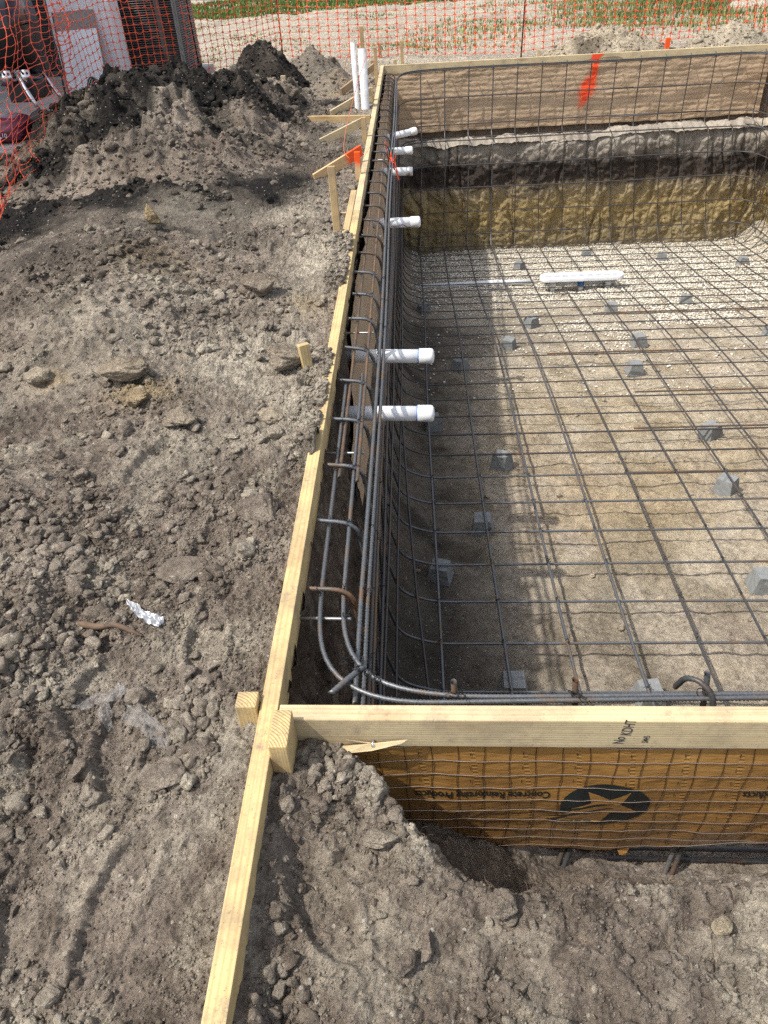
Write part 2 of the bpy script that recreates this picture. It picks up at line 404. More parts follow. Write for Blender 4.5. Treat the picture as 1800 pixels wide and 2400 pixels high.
def strata_material():
    m, t, p = mat('strata_soil'); co = coord(t)
    sx = nd(t, 'ShaderNodeSeparateXYZ'); L(t, co, sx.inputs[0])
    mp = nd(t, 'ShaderNodeMapping', ins={'Scale': (1.6, 1, 4)}); L(t, co, mp.inputs[0])
    z = mth(t, 'ADD', sx.outputs[2], mth(t, 'MULTIPLY', mth(t, 'SUBTRACT', noise(t, mp.outputs[0], 1.2, 8, .7), .5), .46))
    f = mth(t, 'MULTIPLY', mth(t, 'ADD', z, 2.3), 1/2.3)
    c = ramp(t, f, [(.0, (.25, .205, .125)), (.12, (.31, .245, .135)), (.28, (.37, .275, .125)), (.395, (.31, .25, .16)), (.425, (.07, .055, .045)),
                    (.505, (.045, .036, .03)), (.53, (.15, .13, .11)), (.565, (.29, .255, .21)), (.65, (.36, .32, .265)), (1, (.36, .315, .26))])
    n2 = noise(t, co, 24, 8, .7)
    mg = nd(t, 'ShaderNodeMapping', ins={'Scale': (9, 1, 1.3)}); L(t, co, mg.inputs[0])
    c = mixc(t, .9, c, ramp(t, noise(t, mg.outputs[0], 1.6, 7, .7), [(.3, (.55, .52, .5)), (.52, (1, 1, 1)), (.72, (1.35, 1.3, 1.2))]), 'MULTIPLY')
    c = mixc(t, .8, c, ramp(t, n2, [(.3, (.6, .6, .6)), (.7, (1.3, 1.3, 1.3))]), 'MULTIPLY')
    L(t, c, p.inputs['Base Color']); p.inputs['Roughness'].default_value = .95; p.inputs['Specular IOR Level'].default_value = .2
    b1 = bump(t, p, noise(t, co, 120, 5, .7), .6, .006); mb = nd(t, 'ShaderNodeMapping', ins={'Scale': (1.3, 1, .35)}); L(t, co, mb.inputs[0]); bump(t, p, noise(t, mb.outputs[0], 14, 7, .6, .5), .6, .03, b1)
    return m
M_strata = strata_material()
def attr_mat(name, attr, a, b, rough=.8):
    m, t, p = mat(name); at = nd(t, 'ShaderNodeAttribute', attribute_name=attr)
    L(t, mixc(t, at.outputs['Fac'], a, b), p.inputs['Base Color']); p.inputs['Roughness'].default_value = rough
    p.inputs['Specular IOR Level'].default_value = .2
    return m
M_gravel = attr_mat('pale_gravel', 'tone', (.40, .36, .29), (.80, .76, .66), .9)
M_grass = attr_mat('grass_blades', 'tone', (.085, .125, .035), (.30, .31, .11), .6)
M_lawn = attr_mat('lawn_blades', 'tone', (.05, .10, .018), (.14, .20, .045), .6)

# ------------------------------------------------------------------ the ground
def edge_y(x):                                   # lip of the trench in front of the near form
    return np.interp(x, [.05, .155, .2, .256, .324, .40, .49, .606, .78, .96, 1.3, 2], [.01, -.012, -.045, -.105, -.19, -.258, -.302, -.295, -.28, -.25, -.235, -.23])
LUMPS = [(-.95, 1.95, .38, .45, .13, .3), (-.62, 1.35, .2, .25, .06, 0), (-1.0, .85, .25, .35, .08, 0), (-.62, .36, .13, .3, .05, .4), (-.66, .0, .12, .22, .05, .2),
         (-1.5, 2.6, .6, .5, .12, 0), (-.45, 2.2, .35, .5, .035, 0), (-.25, 3.2, .3, .5, .05, 0), (-1.35, 4.6, .65, 1.1, .17, 0), (-1.15, 2.6, .45, .6, .12, 0), (-.35, 1.5, .2, .3, .03, 0),
         (-.07, .62, .08, .14, .03, 0), (-.045, 1.48, .03, .06, -.08, 0), (.32, -.12, .13, .16, .02, .5), (.62, -.40, .12, .1, .018, 0), (.17, -.06, .08, .06, .025, 0), (.14, -.27, .07, .06, -.022, 0),
         (.2, -.40, .16, .10, -.012, 0), (-.3, -.30, .2, .2, -.02, 0), (-.42, .16, .12, .18, -.03, .3), (-.28, .62, .2, .2, -.015, 0), (.93, -.33, .1, .09, .025, 0)]
def base_h(x, y):
    z = np.full(np.shape(x), -.046, np.float32)
    right = sm(.0, .05, x)*sm(.3, .12, y)
    z = z*(1-right)+right*(-.088)
    z = z+.034*np.exp(-((x-.045)/.035)**2)*sm(.0, -.1, y)*(x > -.02)
    for cx, cy, sx, sy, h, th in LUMPS: z = z+h*gau(x, y, cx, cy, sx, sy, th)
    z = z-.04*sm(7.5, 11, y)
    # trench in front of the near form
    d = (y-edge_y(x)+.022*vnoise(x*9, y*9, 3)+.005*vnoise(x*50, y*50, 4))
    tr = sm(-.035, .17, d)*sm(.04, .12, x)*sm(.5, .3, y)
    z = z*(1-tr)+tr*(-.60-.06*sm(-.1, .05, y)-.04*vnoise(x*3, y*3, 8)+.26*sm(.68, .3, x))
    return z
STEPS = [(.15, -.31, .55), (-.30, -.02, .2), (-.40, .14, -.3), (-.24, .60, .1), (-.50, 1.02, -.4), (.55, -.45, 1.2), (-.2, -.33, -.2), (-.36, -.36, .3), (-.75, 3.5, .3), (-1.0, 3.2, .2), (-.5, 3.9, -.2), (-.35, 2.9, .1), (-.5, .33, .9), (-.17, .25, .15)]
def steps(x, y):
    z = 0
    for cx, cy, th in STEPS:
        c, s_ = cos(th), sin(th); u = ((x-cx)*c+(y-cy)*s_)/.048; v = (-(x-cx)*s_+(y-cy)*c)/.125
        r = np.sqrt(u*u+v*v)+.10*vnoise(x*22, y*22, 81)
        z = z-.015*sm(1.05, .82, r)+.007*np.exp(-((r-1.16)/.14)**2)
    return z
def compactness(x, y):                            # 1 where the soil is trodden flat
    c = np.maximum.reduce([.9*gau(x, y, -.28, -.33, .30, .22), .85*gau(x, y, .3, -.36, .22, .16), .7*gau(x, y, -.38, .17, .18, .13), .75*gau(x, y, .22, -.26, .12, .06),
                           .6*gau(x, y, -.3, .64, .17, .16), .7*gau(x, y, -.9, 3.6, .9, .35), .6*gau(x, y, .75, -.45, .4, .12), .5*gau(x, y, -.6, 4.6, .4, .8)])
    c = c+.16+.42*fbm(x, y, 2.2, 4, 41)
    c = c-.38*(x > .06)*(y < .1)
    for cx, cy, th in STEPS: c = np.maximum(c, .95*gau(x, y, cx, cy, .05, .12, th))
    return np.clip(c, 0, 1)
def SPILL(y):
    return np.maximum(sm(.93, 1.02, y)*sm(1.80, 1.62, y), sm(2.3, 2.4, y)*sm(3.02, 2.96, y))
def ground_h(x, y, detail=True):
    x = np.asarray(x, np.float32); y = np.asarray(y, np.float32)
    z = base_h(x, y)+steps(x, y)
    dist = np.hypot(x-.34, y+.9)
    k = 1-compactness(x, y); far = sm(4, 14, dist)
    tr = np.clip((-z-.2)*5, 0, 1)
    z = z+.028*fbm(x, y, 2.3, 4, 5)*(1-.5*sm(-.25, -.05, y-edge_y(x)))+.05*far*fbm(x, y, .6, 4, 15)
    z = z+.0085*fbm(x, y, 13, 4, 9)*(.35+.65*k)
    if detail:
        wob = .016*vnoise(x*38, y*38, 71)+.006*vnoise(x*110, y*110, 73); wob2 = .016*vnoise(x*38, y*38, 72)+.006*vnoise(x*110, y*110, 74)
        xx, yy = x+wob, y+wob2
        a = k*(1-.6*far)*(1-.5*tr)
        lum = sm(-.25, .45, fbm(x, y, 2.1, 3, 77))
        z = z+.42*a*np.maximum(domes(xx, yy, .12, 20, .3), domes(xx, yy, .06, 30, .5))*(.15+.85*lum)
        z = z+.60*a*domes(xx, yy, .032, 40, .6)*(.3+.7*lum)+.5*(.35+.65*a)*domes(x+wob*.3, y+wob2*.3, .015, 50, .6)
        z = z+.017*(.3+.7*a)*billow(x, y, 14, 6, 61, .58)*(1-.5*far)+.0042*billow(x, y, 75, 3, 63, .65)
        cr = np.abs(vnoise(x*9+.5*vnoise(x*25, y*25, 5), y*9, 66)); z = z-.010*np.exp(-(cr/.07)**2)*a*sm(.0, .5, fbm(x, y, 4, 2, 67))
    # soil spilled on to the left form board
    s = SPILL(y)*sm(-.22, -.02, x)*sm(.036, .016, x+.008*vnoise(y*30, y*0, 91))
    z = z+s*(np.where(y < 2, .052, .062)-.0)*(1-.35*np.abs(vnoise(y*9, y*0, 5)))
    return z
def soil_mix(x, y):
    n = fbm(x, y, 1.7, 4, 101); n2 = fbm(x, y, 6, 4, 111)
    dark = np.clip(.9*gau(x, y, -2.0, 3.8, .6, .8)+.6*gau(x, y, -.45, 4.4, .35, .7)+.3*gau(x, y, -1.3, 2.4, .5, .4)+.25*gau(x, y, -.3, .9, .3, .3)+.5*gau(x, y, -.15, 5.6, .2, .8)+.9*gau(x, y, -.45, 7.2, .35, .25)+.22*n2*(y > .8)-.1+.62*sm(1.6, 3.8, y)*sm(9, 7, y)*sm(-.15, -.5, x)*(.6+.7*n)+.5*gau(x, y, -1.5, 1.0, .5, .5)*(.4+n)+.30*np.clip(fbm(x, y, 2.6, 4, 131), 0, 1), 0, 1)
    pale = np.clip(.9*gau(x, y, -.14, 2.6, .14, .5)+.75*gau(x, y, -.35, 1.75, .22, .22)+.7*gau(x, y, -.95, 3.6, .45, .15)+.6*gau(x, y, -.35, 3.7, .2, .5)+.7*gau(x, y, -.7, 2.2, .3, .12)
                   + .5*gau(x, y, -.08, 1.25, .1, .3)+.6*gau(x, y, .33, -.22, .07, .07)+.45*gau(x, y, -.45, -.5, .15, .12)+.5*gau(x, y, .93, -.42, .08, .1)+.6*gau(x, y, -.4, 1.12, .2, .09)
                   + .55*np.clip(n+.15*n2, 0, 1)+sm(8.5, 10.5, y)*.85+.5*gau(x, y, -.4, 8.2, .4, .4), 0, 1)
    n5 = fbm(x, y, 11, 4, 121)
    pale = np.where(y < 1.2, np.clip(pale+.9*np.clip(n2+.4*n5-.25, 0, .6)+.25*np.clip(n, 0, 1), 0, .85), np.clip(pale+.45*np.clip(n2+.3*n5-.2, 0, 1), 0, 1))
    yel = np.clip(.8*gau(x, y, -.62, 1.36, .10, .07)+.6*gau(x, y, -1.0, 1.5, .06, .05)+.5*gau(x, y, -.12, 2.2, .08, .1)+.3*gau(x, y, -.9, 2.5, .2, .2)+.5*gau(x, y, -.35, 7.9, .3, .2), 0, 1)
    return np.stack([dark, pale, yel], -1).astype(np.float32)
def spaced(segs):
    o = []
    for a, b, d in segs: o.append(np.arange(a, b, d))
    return np.concatenate(o)
xs = spaced([(-30, -9, 1.5), (-9, -5, .3), (-5, -2.6, .035), (-2.6, -1.4, .016), (-1.4, -.65, .009), (-.65, 1.12, .0034), (1.12, 2.2, .03), (2.2, 8, .06), (8, 32, 1.5)])
ys = spaced([(-2.5, -.62, .06), (-.62, .5, .0034), (.5, 1.2, .0052), (1.2, 2.2, .009), (2.2, 3.6, .013), (3.6, 6, .019), (6, 9, .028), (9, 12, .045), (12, 26, .12), (26, 60, 2)])
X, Y = np.meshgrid(xs, ys, indexing='xy')
Zg = ground_h(X, Y)
back_y = lambda x: 9.26+.015*x
cx = (X[:-1, :-1]+X[1:, 1:])/2; cy = (Y[:-1, :-1]+Y[1:, 1:])/2
pit = (cx > .028) & (cx < 4.72) & (cy < back_y(cx)+.035) & (cy > np.where(cx > .1, .3, .07))
V = np.stack([X, Y, Zg], -1).reshape(-1, 3); A = soil_mix(X, Y).reshape(-1, 3)
F = gridF(len(ys), len(xs), ~pit)
V, F, at = compact(V, F, {'mix': A})
g = mesh('ground', V, F, M_soil, None, True, at)
tag(g, 'grey brown dug soil with clods, footprints and pale sandy patches', 'ground', kind='structure')
del X, Y, Zg, V, F, A

# soil heaps (mounds laid on the ground)
def heap(name, label, lumps, mix, rough, step, extra=0):
    x0 = min(l[0]-2.2*l[2] for l in lumps); x1 = max(l[0]+2.2*l[2] for l in lumps)
    y0 = min(l[1]-2.2*l[3] for l in lumps); y1 = max(l[1]+2.2*l[3] for l in lumps)
    gx = np.arange(x0, x1, step); gy = np.arange(y0, y1, step)
    X, Y = np.meshgrid(gx, gy)
    h = 0
    for cx_, cy_, sx, sy, hh, th in lumps: h = np.maximum(h, hh*gau(X, Y, cx_, cy_, sx, sy, th)) if extra else h+hh*gau(X, Y, cx_, cy_, sx, sy, th)
    h = h*(1+.22*fbm(X, Y, 2.5, 4, 7))
    wob = .05*fbm(X, Y, 9, 3, 72)
    wb = .03*fbm(X, Y, 22, 3, 75)
    d = rough*(.75*domes(X+wob+wb, Y-wob, .24, 3, .5)+.8*domes(X+wob, Y+wob+wb, .10, 4, .6)+.7*domes(X+wb*.5, Y, .048, 5, .65)+.05*billow(X, Y, 4, 6, 3, .62))
    k = sm(.02, .12, h)
    z = base_h(X, Y)+.02*fbm(X, Y, 2.3, 3, 5)+h+d*k-.05*(1-k)
    V = np.stack([X, Y, z], -1).reshape(-1, 3)
    m = (h > .012); m = m[:-1, :-1] & m[1:, 1:]
    F = gridF(len(gy), len(gx), m)
    n = fbm(X, Y, 3, 5, 19)
    A = np.stack(mix(X, Y, n), -1).astype(np.float32).reshape(-1, 3)
    V, F, at = compact(V, F, {'mix': np.clip(A, 0, 1)})
    o = mesh(name, V, F, M_soil, None, True, at)
    HV.append((V, at['mix'])); return tag(o, label, 'soil heap')
HV = []
Z0 = lambda X: np.zeros_like(X)
heap('soil_heap', 'big dark heap of black and grey lumpy topsoil below the orange net',
     [(-1.72, 6.45, .80, .66, .29, .1), (-1.15, 6.0, .5, .6, .17, .3), (-2.2, 5.9, .45, .6, .22, 0), (-1.95, 5.1, .6, .75, .20, 0), (-1.35, 4.9, .7, .8, .14, 0), (-1.5, 7.6, .6, .5, .16, 0), (-1.0, 7.0, .5, .6, .09, 0)],
     lambda X, Y, n: (1.35*gau(X, Y, -1.75, 6.2, .72, .55)+.8*gau(X, Y, -1.0, 5.7, .4, .45)+.75*gau(X, Y, -2.1, 4.9, .6, .55)+.8*n+.12, .5*gau(X, Y, -1.3, 7.6, .7, .5)+.55*gau(X, Y, -1.6, 4.9, .6, .22)+.5*n, .45*gau(X, Y, -2.3, 5.5, .22, .5)), .95, .013)
heap('soil_heap', 'dark brown cone of soil standing beside the fence rod', [(-1.22, 8.5, .3, .3, .40, 0), (-1.55, 8.6, .25, .22, .12, 0)], lambda X, Y, n: (.9+.2*n, Z0(X), Z0(X)), .55, .02)
heap('soil_heap', 'low grey mound of soil between the dark cone and the white pipes', [(-.75, 9.1, .3, .35, .22, 0), (-.45, 8.3, .25, .3, .12, 0), (-.95, 9.6, .25, .25, .12, 0)], lambda X, Y, n: (.25+.3*n, .3+.3*n, .2*gau(X, Y, -.4, 8.2, .2, .2)), .6, .025)
heap('soil_heap', 'sand and dark soil mound behind the far form board', [(2.75, 10.0, .42, .3, .19, 0), (3.25, 9.9, .4, .25, .1, 0), (2.2, 9.9, .35, .25, .07, 0)], lambda X, Y, n: (.45*gau(X, Y, 3.1, 10.0, .4, .2)+.5*n, .65-.4*n, .25+0*X), .6, .025)
heap('soil_heap', 'pale yellow sand mound by the sagging end of the net', [(4.35, 9.9, .35, .25, .2, 0), (3.95, 9.85, .3, .2, .08, 0)], lambda X, Y, n: (.3*n, .95+0*X, .2+0*X), .5, .025)
heap('soil_heap', 'white limestone rubble heap at the corner behind the weeds', [(7.0, 14.0, .8, .8, .9, 0)], lambda X, Y, n: (Z0(X), 1+0*X, Z0(X)), .9, .06)

# ------------------------------------------------------------------ clods, rocks, gravel
def ico(sub):
    bm = bmesh.new(); bmesh.ops.create_icosphere(bm, subdivisions=sub, radius=1)
    V = np.array([v.co[:] for v in bm.verts]); F = np.array([[v.index for v in f.verts] for f in bm.faces]); bm.free(); return V, F
def n3(V, f, s):
    return (vnoise(V[:, 0]*f+V[:, 2]*1.7*f, V[:, 1]*f-V[:, 2]*1.3*f, s)+vnoise(V[:, 1]*f+9+V[:, 0]*.6*f, V[:, 2]*f+4, s+5))*.5
def rock_shape(sub, s, amp=.35, cuts=3):
    V, F = ico(sub); r = np.random.default_rng(s)
    V = V*(1+amp*n3(V, 1.3, s)+amp*.45*n3(V, 3.1, s+1)+amp*.22*n3(V, 7, s+2))[:, None]
    for _ in range(cuts):
        d = r.normal(size=3); d /= np.linalg.norm(d); k = .45+.35*r.random(); e = np.maximum(0, V@d-k); V = V-e[:, None]*d*.85
    if sub > 2: V = V*(1+.10*np.abs(n3(V, 7, s+6))+.07*np.abs(n3(V, 15, s+3))+.03*n3(V, 33, s+4))[:, None]
    return V*np.array([1, .85, .75])
def scatter(name, pts, rad, sub, label, cat, material, tone=None, mixv=None, nvar=8, flat=.75, seed=0, amp=.55):
    r = np.random.default_rng(seed); n = len(pts)
    base = [rock_shape(sub, 100+seed+k, amp) for k in range(nvar)]; Fb = ico(sub)[1]; nv = len(base[0])
    q = r.normal(size=(n, 4)); q /= np.linalg.norm(q, axis=1)[:, None]; a, b, c, d = q.T
    Rm = np.stack([np.stack([1-2*(c*c+d*d), 2*(b*c-a*d), 2*(b*d+a*c)], -1), np.stack([2*(b*c+a*d), 1-2*(b*b+d*d), 2*(c*d-a*b)], -1), np.stack([2*(b*d-a*c), 2*(c*d+a*b), 1-2*(b*b+c*c)], -1)], -2)
    B = np.stack(base)[r.integers(0, nvar, n)]
    V = np.einsum('nij,nvj->nvi', Rm, B)*rad[:, None, None]; V[..., 2] *= flat
    V = V+pts[:, None, :]
    F = (Fb[None]+np.arange(n)[:, None, None]*nv).reshape(-1, 3)
    at = {}
    if tone is not None: at['tone'] = np.repeat(tone, nv)
    if mixv is not None: at['mix'] = np.repeat(mixv, nv, 0)
    o = mesh(name, V.reshape(-1, 3), F, material, None, False, at)
    return tag(o, label, cat, kind='stuff')
N = 300000
u = rng.random(N)
d = .95+9.0*u**2.1; th = rng.uniform(-1.25, .62, N)           # more of them close by
cxp = .34+d*np.sin(th); cyp = -.95+d*np.cos(th)
rad = (.0016+.0034*rng.pareto(2.3, N))
rad = np.clip(np.minimum(rad, .024), .0006*d+.0010, None)*(1+.08*(d-1))
ok = ((cxp < -.02) | ((cxp > .06) & (cyp < edge_y(cxp)-.0) & (cyp < .1)) | ((cxp < .024) & (SPILL(cyp) > .5))) & (cxp > -3.6) & (cyp > -.62) & ~((cxp > 1.2)) & ~((cxp > -.09) & (cxp < .085) & (cyp > -.11) & (cyp < .09))
nb_ = 190000; cxp = np.r_[cxp, rng.uniform(-.7, 1.1, nb_)]; cyp = np.r_[cyp, rng.uniform(-.6, .95, nb_)]; rad = np.r_[rad, np.minimum(.0013+.0022*rng.pareto(2.2, nb_), .017)]
ok = np.r_[ok, np.ones(nb_, bool)] & ((cxp < -.02) | ((cxp > .06) & (cyp < edge_y(cxp)) & (cyp < .1)) | ((cxp < .024) & (SPILL(cyp) > .5))) & ~((cxp > -.09) & (cxp < .085) & (cyp > -.11) & (cyp < .09))
ns_ = 5000; sx_, sy_ = rng.uniform(-.07, .024, ns_), np.r_[rng.uniform(.93, 1.8, ns_//2), rng.uniform(2.32, 3.0, ns_//2)]; SP = (sx_, sy_, np.minimum(.0022+.003*rng.pareto(2.4, ns_), .013))
comp = compactness(cxp, cyp); lumy = sm(-.3, .4, fbm(cxp, cyp, 3.2, 4, 55))
ok &= rng.random(len(cxp)) < np.where(rad < .0045, (1-.5*comp)*(.2+.7*lumy), (1-.93*comp)*(.05+.95*lumy**1.3))
ok &= ~((cxp > -.1) & (cxp < .06) & (cyp < .93)) | ((cxp < -.02) & (rad < .008))
cxp, cyp, rad = np.r_[cxp[ok], SP[0]], np.r_[cyp[ok], SP[1]], np.r_[rad[ok], SP[2]]
pz = ground_h(cxp, cyp)
mx = soil_mix(cxp, cyp); mx[:, 1] = np.clip(mx[:, 1]+rng.normal(.07, .27, len(mx)), 0, 1); mx[:, 0] = np.clip(mx[:, 0]+rng.normal(-.1, .15, len(mx)), 0, 1); mx[:, 2] *= .7
P3 = np.stack([cxp, cyp, pz+rad*.18], -1)
big = rad > .0075
scatter('soil_clods', P3[~big], rad[~big], 1, 'loose crumbs and small clods of soil strewn over the ground', 'clods', M_soil, mixv=mx[~big], nvar=10, seed=1)
scatter('soil_lumps', P3[big], rad[big], 3, 'fist sized and smaller lumps of soil lying about', 'clods', M_soil, mixv=mx[big], nvar=12, seed=2)

hp = []; hm_ = []
for q, n_ in ((0, 9000), (1, 900), (2, 700), (3, 900), (4, 700)):
    V, A = HV[q]; k = rng.integers(0, len(V), n_); hp.append(V[k]); hm_.append(A[k])
hp = np.concatenate(hp); hm_ = np.concatenate(hm_); hr = np.minimum(.008+.009*rng.pareto(2.6, len(hp)), .06)
hm_ = np.clip(hm_+rng.normal(0, .12, hm_.shape)*[1, 1.4, .4], 0, 1)
scatter('heap_clods', hp+[0, 0, .003], hr, 2, 'clods lying on the soil heaps', 'clods', M_soil, mixv=hm_, nvar=12, seed=9)
def rock(x, y, r, label, mixv, sc=(1, 1, .8), s=0, rot=0., sink=.3, name='rock', cat='rock'):
    V = rock_shape(5, 500+s, .33, 5)*np.array(sc)*r; F = ico(5)[1]
    c, s_ = cos(rot), sin(rot); V = V@np.array([[c, s_, 0], [-s_, c, 0], [0, 0, 1]])
    z = float(ground_h(np.array([x]), np.array([y]), False)[0])+r*sc[2]*(1-sink)*.8+.004
    o = mesh(name, V+[x, y, z], F, M_soil, None, False, {'mix': np.tile(np.array(mixv, np.float32), (len(V), 1))}, off=(x, y, z))
    return tag(o, label, cat)
rock(-.152, 1.60, .074, 'large tan boulder leaning on the pointed stake beside the form', (0, .35, .12), (1, 1, 1.0), 1, .4, .25)
rock(-.70, 1.43, .068, 'rough tan and brown rock on the slope left of the mound crest', (0, .3, .2), (1.2, 1, .8), 2, .2)
rock(-.62, 1.30, .045, 'ochre clay lump just below the tan rock', (0, .1, .6), (.8, 1.2, .8), 3, .9)
rock(-.45, 1.19, .048, 'smooth grey brown cobble in the middle of the dirt slope', (0, .35, .15), (1.1, .9, .8), 4)
rock(-1.05, 1.51, .048, 'pale yellow stone near the frame edge on the left mound', (0, .65, .2), (1, 1, .8), 5)
rock(-.335, 2.27, .075, 'round brown boulder on the slope, furthest of the boulders', (.15, .1, .1), (1.1, .9, .8), 6)
rock(-.118, .72, .062, 'big brown soil boulder close beside the long form board', (0, .03, 0), (.9, 1.3, .8), 7, .2, .35)
rock(-.275, .50, .052, 'flat broken slab of brown soil above the silver wrapper', (0, .05, 0), (1.3, .9, .45), 8, -.1, .2)
rock(-.118, -.045, .034, 'brown clod nearest the short post end', (0, 0, 0), (1.1, .9, .75), 9)
rock(-.172, -.105, .042, 'larger grey brown clod below the clear film', (0, .2, 0), (1, .9, .7), 10)
rock(-.15, 1.21, .045, 'pale knobbly rock beside the soil covered part of the form', (0, .55, .2), (.9, 1.1, .8), 11)
rock(-.12, 1.10, .032, 'pale grey lump below the pale knobbly rock', (0, .65, .05), (1, 1, .8), 12)
rock(-.275, 1.14, .026, 'small white stone on the dark slope', (0, .85, 0), (1.2, .8, .7), 13)
rock(.82, -.375, .018, 'round cream stone in the soil below the far end of the orange sheet', (0, .9, .4), (1, 1, .9), 14, 0, .1)
rock(.465, -.345, .026, 'jutting brown clod on the lip of the trench', (0, .1, 0), (.9, 1.2, 1.1), 15, 0, -.1)
rock(.515, -.375, .011, 'small grey pebble below the jutting clod', (0, .5, 0), (.8, 1.2, .8), 16)
rock(-.41, -.165, .016, 'pale round stone at the left edge of the trodden soil', (0, .6, 0), (1, 1, .8), 17)
rock(-.26, -.49, .022, 'pale grey stone at the bottom edge of the trodden soil', (0, .55, 0), (1.1, .9, .8), 18)
rock(.335, -.40, .020, 'upright brown flake of soil in the trodden patch', (0, .05, 0), (.6, 1.4, .9), 19, -.4)
rock(.30, -.43, .022, 'leaning brown flake of soil nearest the bottom of the picture', (0, .0, 0), (.6, 1.4, .9), 20, -.5)
rock(.245, -.21, .028, 'crumbly pale lump on the shoulder of the soil bank', (0, .5, .05), (1.2, .8, .8), 21)
rock(-1.02, 3.05, .06, 'yellowish clay stub sticking up alone on the far slope', (0, .3, .8), (.7, .6, 1.3), 22, 0, -.1)
rock(-2.0, 6.05, .17, 'black angular block of topsoil on the heap crest', (.8, .1, 0), (1.0, .9, 1.1), 23, .3, -1.2)
rock(-2.2, 5.55, .10, 'sandy tan crumbling lump on the heap flank', (0, .15, .55), (1, .9, 1.2), 24, .3, -.9)

# ------------------------------------------------------------------ the pit: floor and walls
def bar_z(y): return np.interp(y, [.2, 1.02, 2.7, 4.9, 7.0, 8.9], [-1.17, -1.22, -1.325, -1.53, -1.85, -2.06])
BAR_H = .090
def floor_h(x, y, detail=True):
    z = bar_z(y)-BAR_H-.012
    z = z+.42*np.clip((.46-x)/.36, 0, 1)**2.2+.22*np.clip((x-4.45)/.35, 0, 1)**2+.2*np.clip((.75-y)/.5, 0, 1)**2
    z = z+.012*fbm(x, y, 3, 4, 201)+.006*fbm(x, y, 11, 4, 202)
    z = z-.016*np.maximum(0, domes(x+.05*vnoise(x*9, y*9, 2), y, .30, 260, .55)/.30-.12)*sm(.5, .7, x)+.010*billow(x, y, 7, 5, 262, .6)
    if detail:
        a = .25+.5*sm(-.2, .4, fbm(x, y, 1.6, 3, 204))+.5*sm(.6, .35, x)
        z = z+.42*a*domes(x, y, .035, 210, .5)+.35*domes(x, y, .017, 220, .5)*a
        rg = np.abs(vnoise(x*3+2*vnoise(x*5, y*5, 3), y*17, 230)); z = z-.006*np.exp(-(rg/.12)**2)*sm(6, 4.5, y)
    return z
xs = spaced([(.05, 1.0, .010), (1.0, 2.4, .012), (2.4, 4.95, .022)]); ys = spaced([(.25, 2, .010), (2, 4, .014), (4, 6, .02), (6, 9.3, .028)])
X, Y = np.meshgrid(xs, ys); Zf = floor_h(X, Y)
n = fbm(X, Y, 1.5, 4, 240); n2 = fbm(X, Y, 5, 4, 241)
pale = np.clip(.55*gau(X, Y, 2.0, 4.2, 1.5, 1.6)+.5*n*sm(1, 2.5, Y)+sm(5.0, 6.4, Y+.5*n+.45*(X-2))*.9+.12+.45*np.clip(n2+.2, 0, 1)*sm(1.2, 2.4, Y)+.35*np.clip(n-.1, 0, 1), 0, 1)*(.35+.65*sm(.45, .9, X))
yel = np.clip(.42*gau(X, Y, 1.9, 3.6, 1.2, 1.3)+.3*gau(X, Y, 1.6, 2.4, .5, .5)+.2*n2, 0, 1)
dark = np.clip(.35*sm(.8, .4, X)+.35*gau(X, Y, 1.0, 5.4, .7, .6)+.24*sm(2.4, 1.0, Y)+.30*np.clip(n2+.3*n, 0, 1)-.07+.30*sm(1.2, .5, X)*sm(6.5, 5, Y), 0, .8)  # moist trodden patches, plus the left wall's shade painted into the soil colour
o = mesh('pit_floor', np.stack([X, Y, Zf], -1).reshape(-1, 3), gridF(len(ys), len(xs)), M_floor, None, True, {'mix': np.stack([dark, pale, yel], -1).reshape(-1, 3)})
tag(o, 'sandy trampled floor of the dug pool', 'pit floor', kind='structure')
N = 50000
gx = rng.uniform(.3, 4.75, N); gy = rng.uniform(4.0, 9.15, N)
dens = sm(5.7, 7.0, gy+.9*fbm(gx, gy, 1.4, 4, 250)+.5*(gx-2))*(.35+.65*sm(.5, 1.3, gx+.3*(gy-7.5)))+.03
ok = rng.random(N) < dens; gx, gy = gx[ok], gy[ok]
gr = rng.uniform(.006, .0155, len(gx))
scatter('gravel', np.stack([gx, gy, floor_h(gx, gy, False)+gr*.35+.004], -1), gr, 1, 'crushed pale limestone gravel spread over the deep end of the pit floor', 'gravel', M_gravel, tone=rng.random(len(gx))**.7, nvar=8, seed=5, flat=.7)
N = 7000
gx = rng.uniform(.3, 4.2, N); gy = rng.uniform(.9, 6.4, N); ok = rng.random(N) < .25+.6*sm(.0, .5, fbm(gx, gy, 1.6, 3, 261)); gx, gy = gx[ok], gy[ok]
gr = .0028+.0032*rng.pareto(2.6, len(gx)); gr = np.minimum(gr, .024)
scatter('pebbles', np.stack([gx, gy, floor_h(gx, gy)+gr*.3], -1), gr, 1, 'scattered crumbs and pebbles on the pit floor', 'pebbles', M_floor, mixv=np.stack([0*gx, np.clip(rng.normal(.35, .4, len(gx)), 0, 1), .2*rng.random(len(gx))], -1), nvar=8, seed=6)

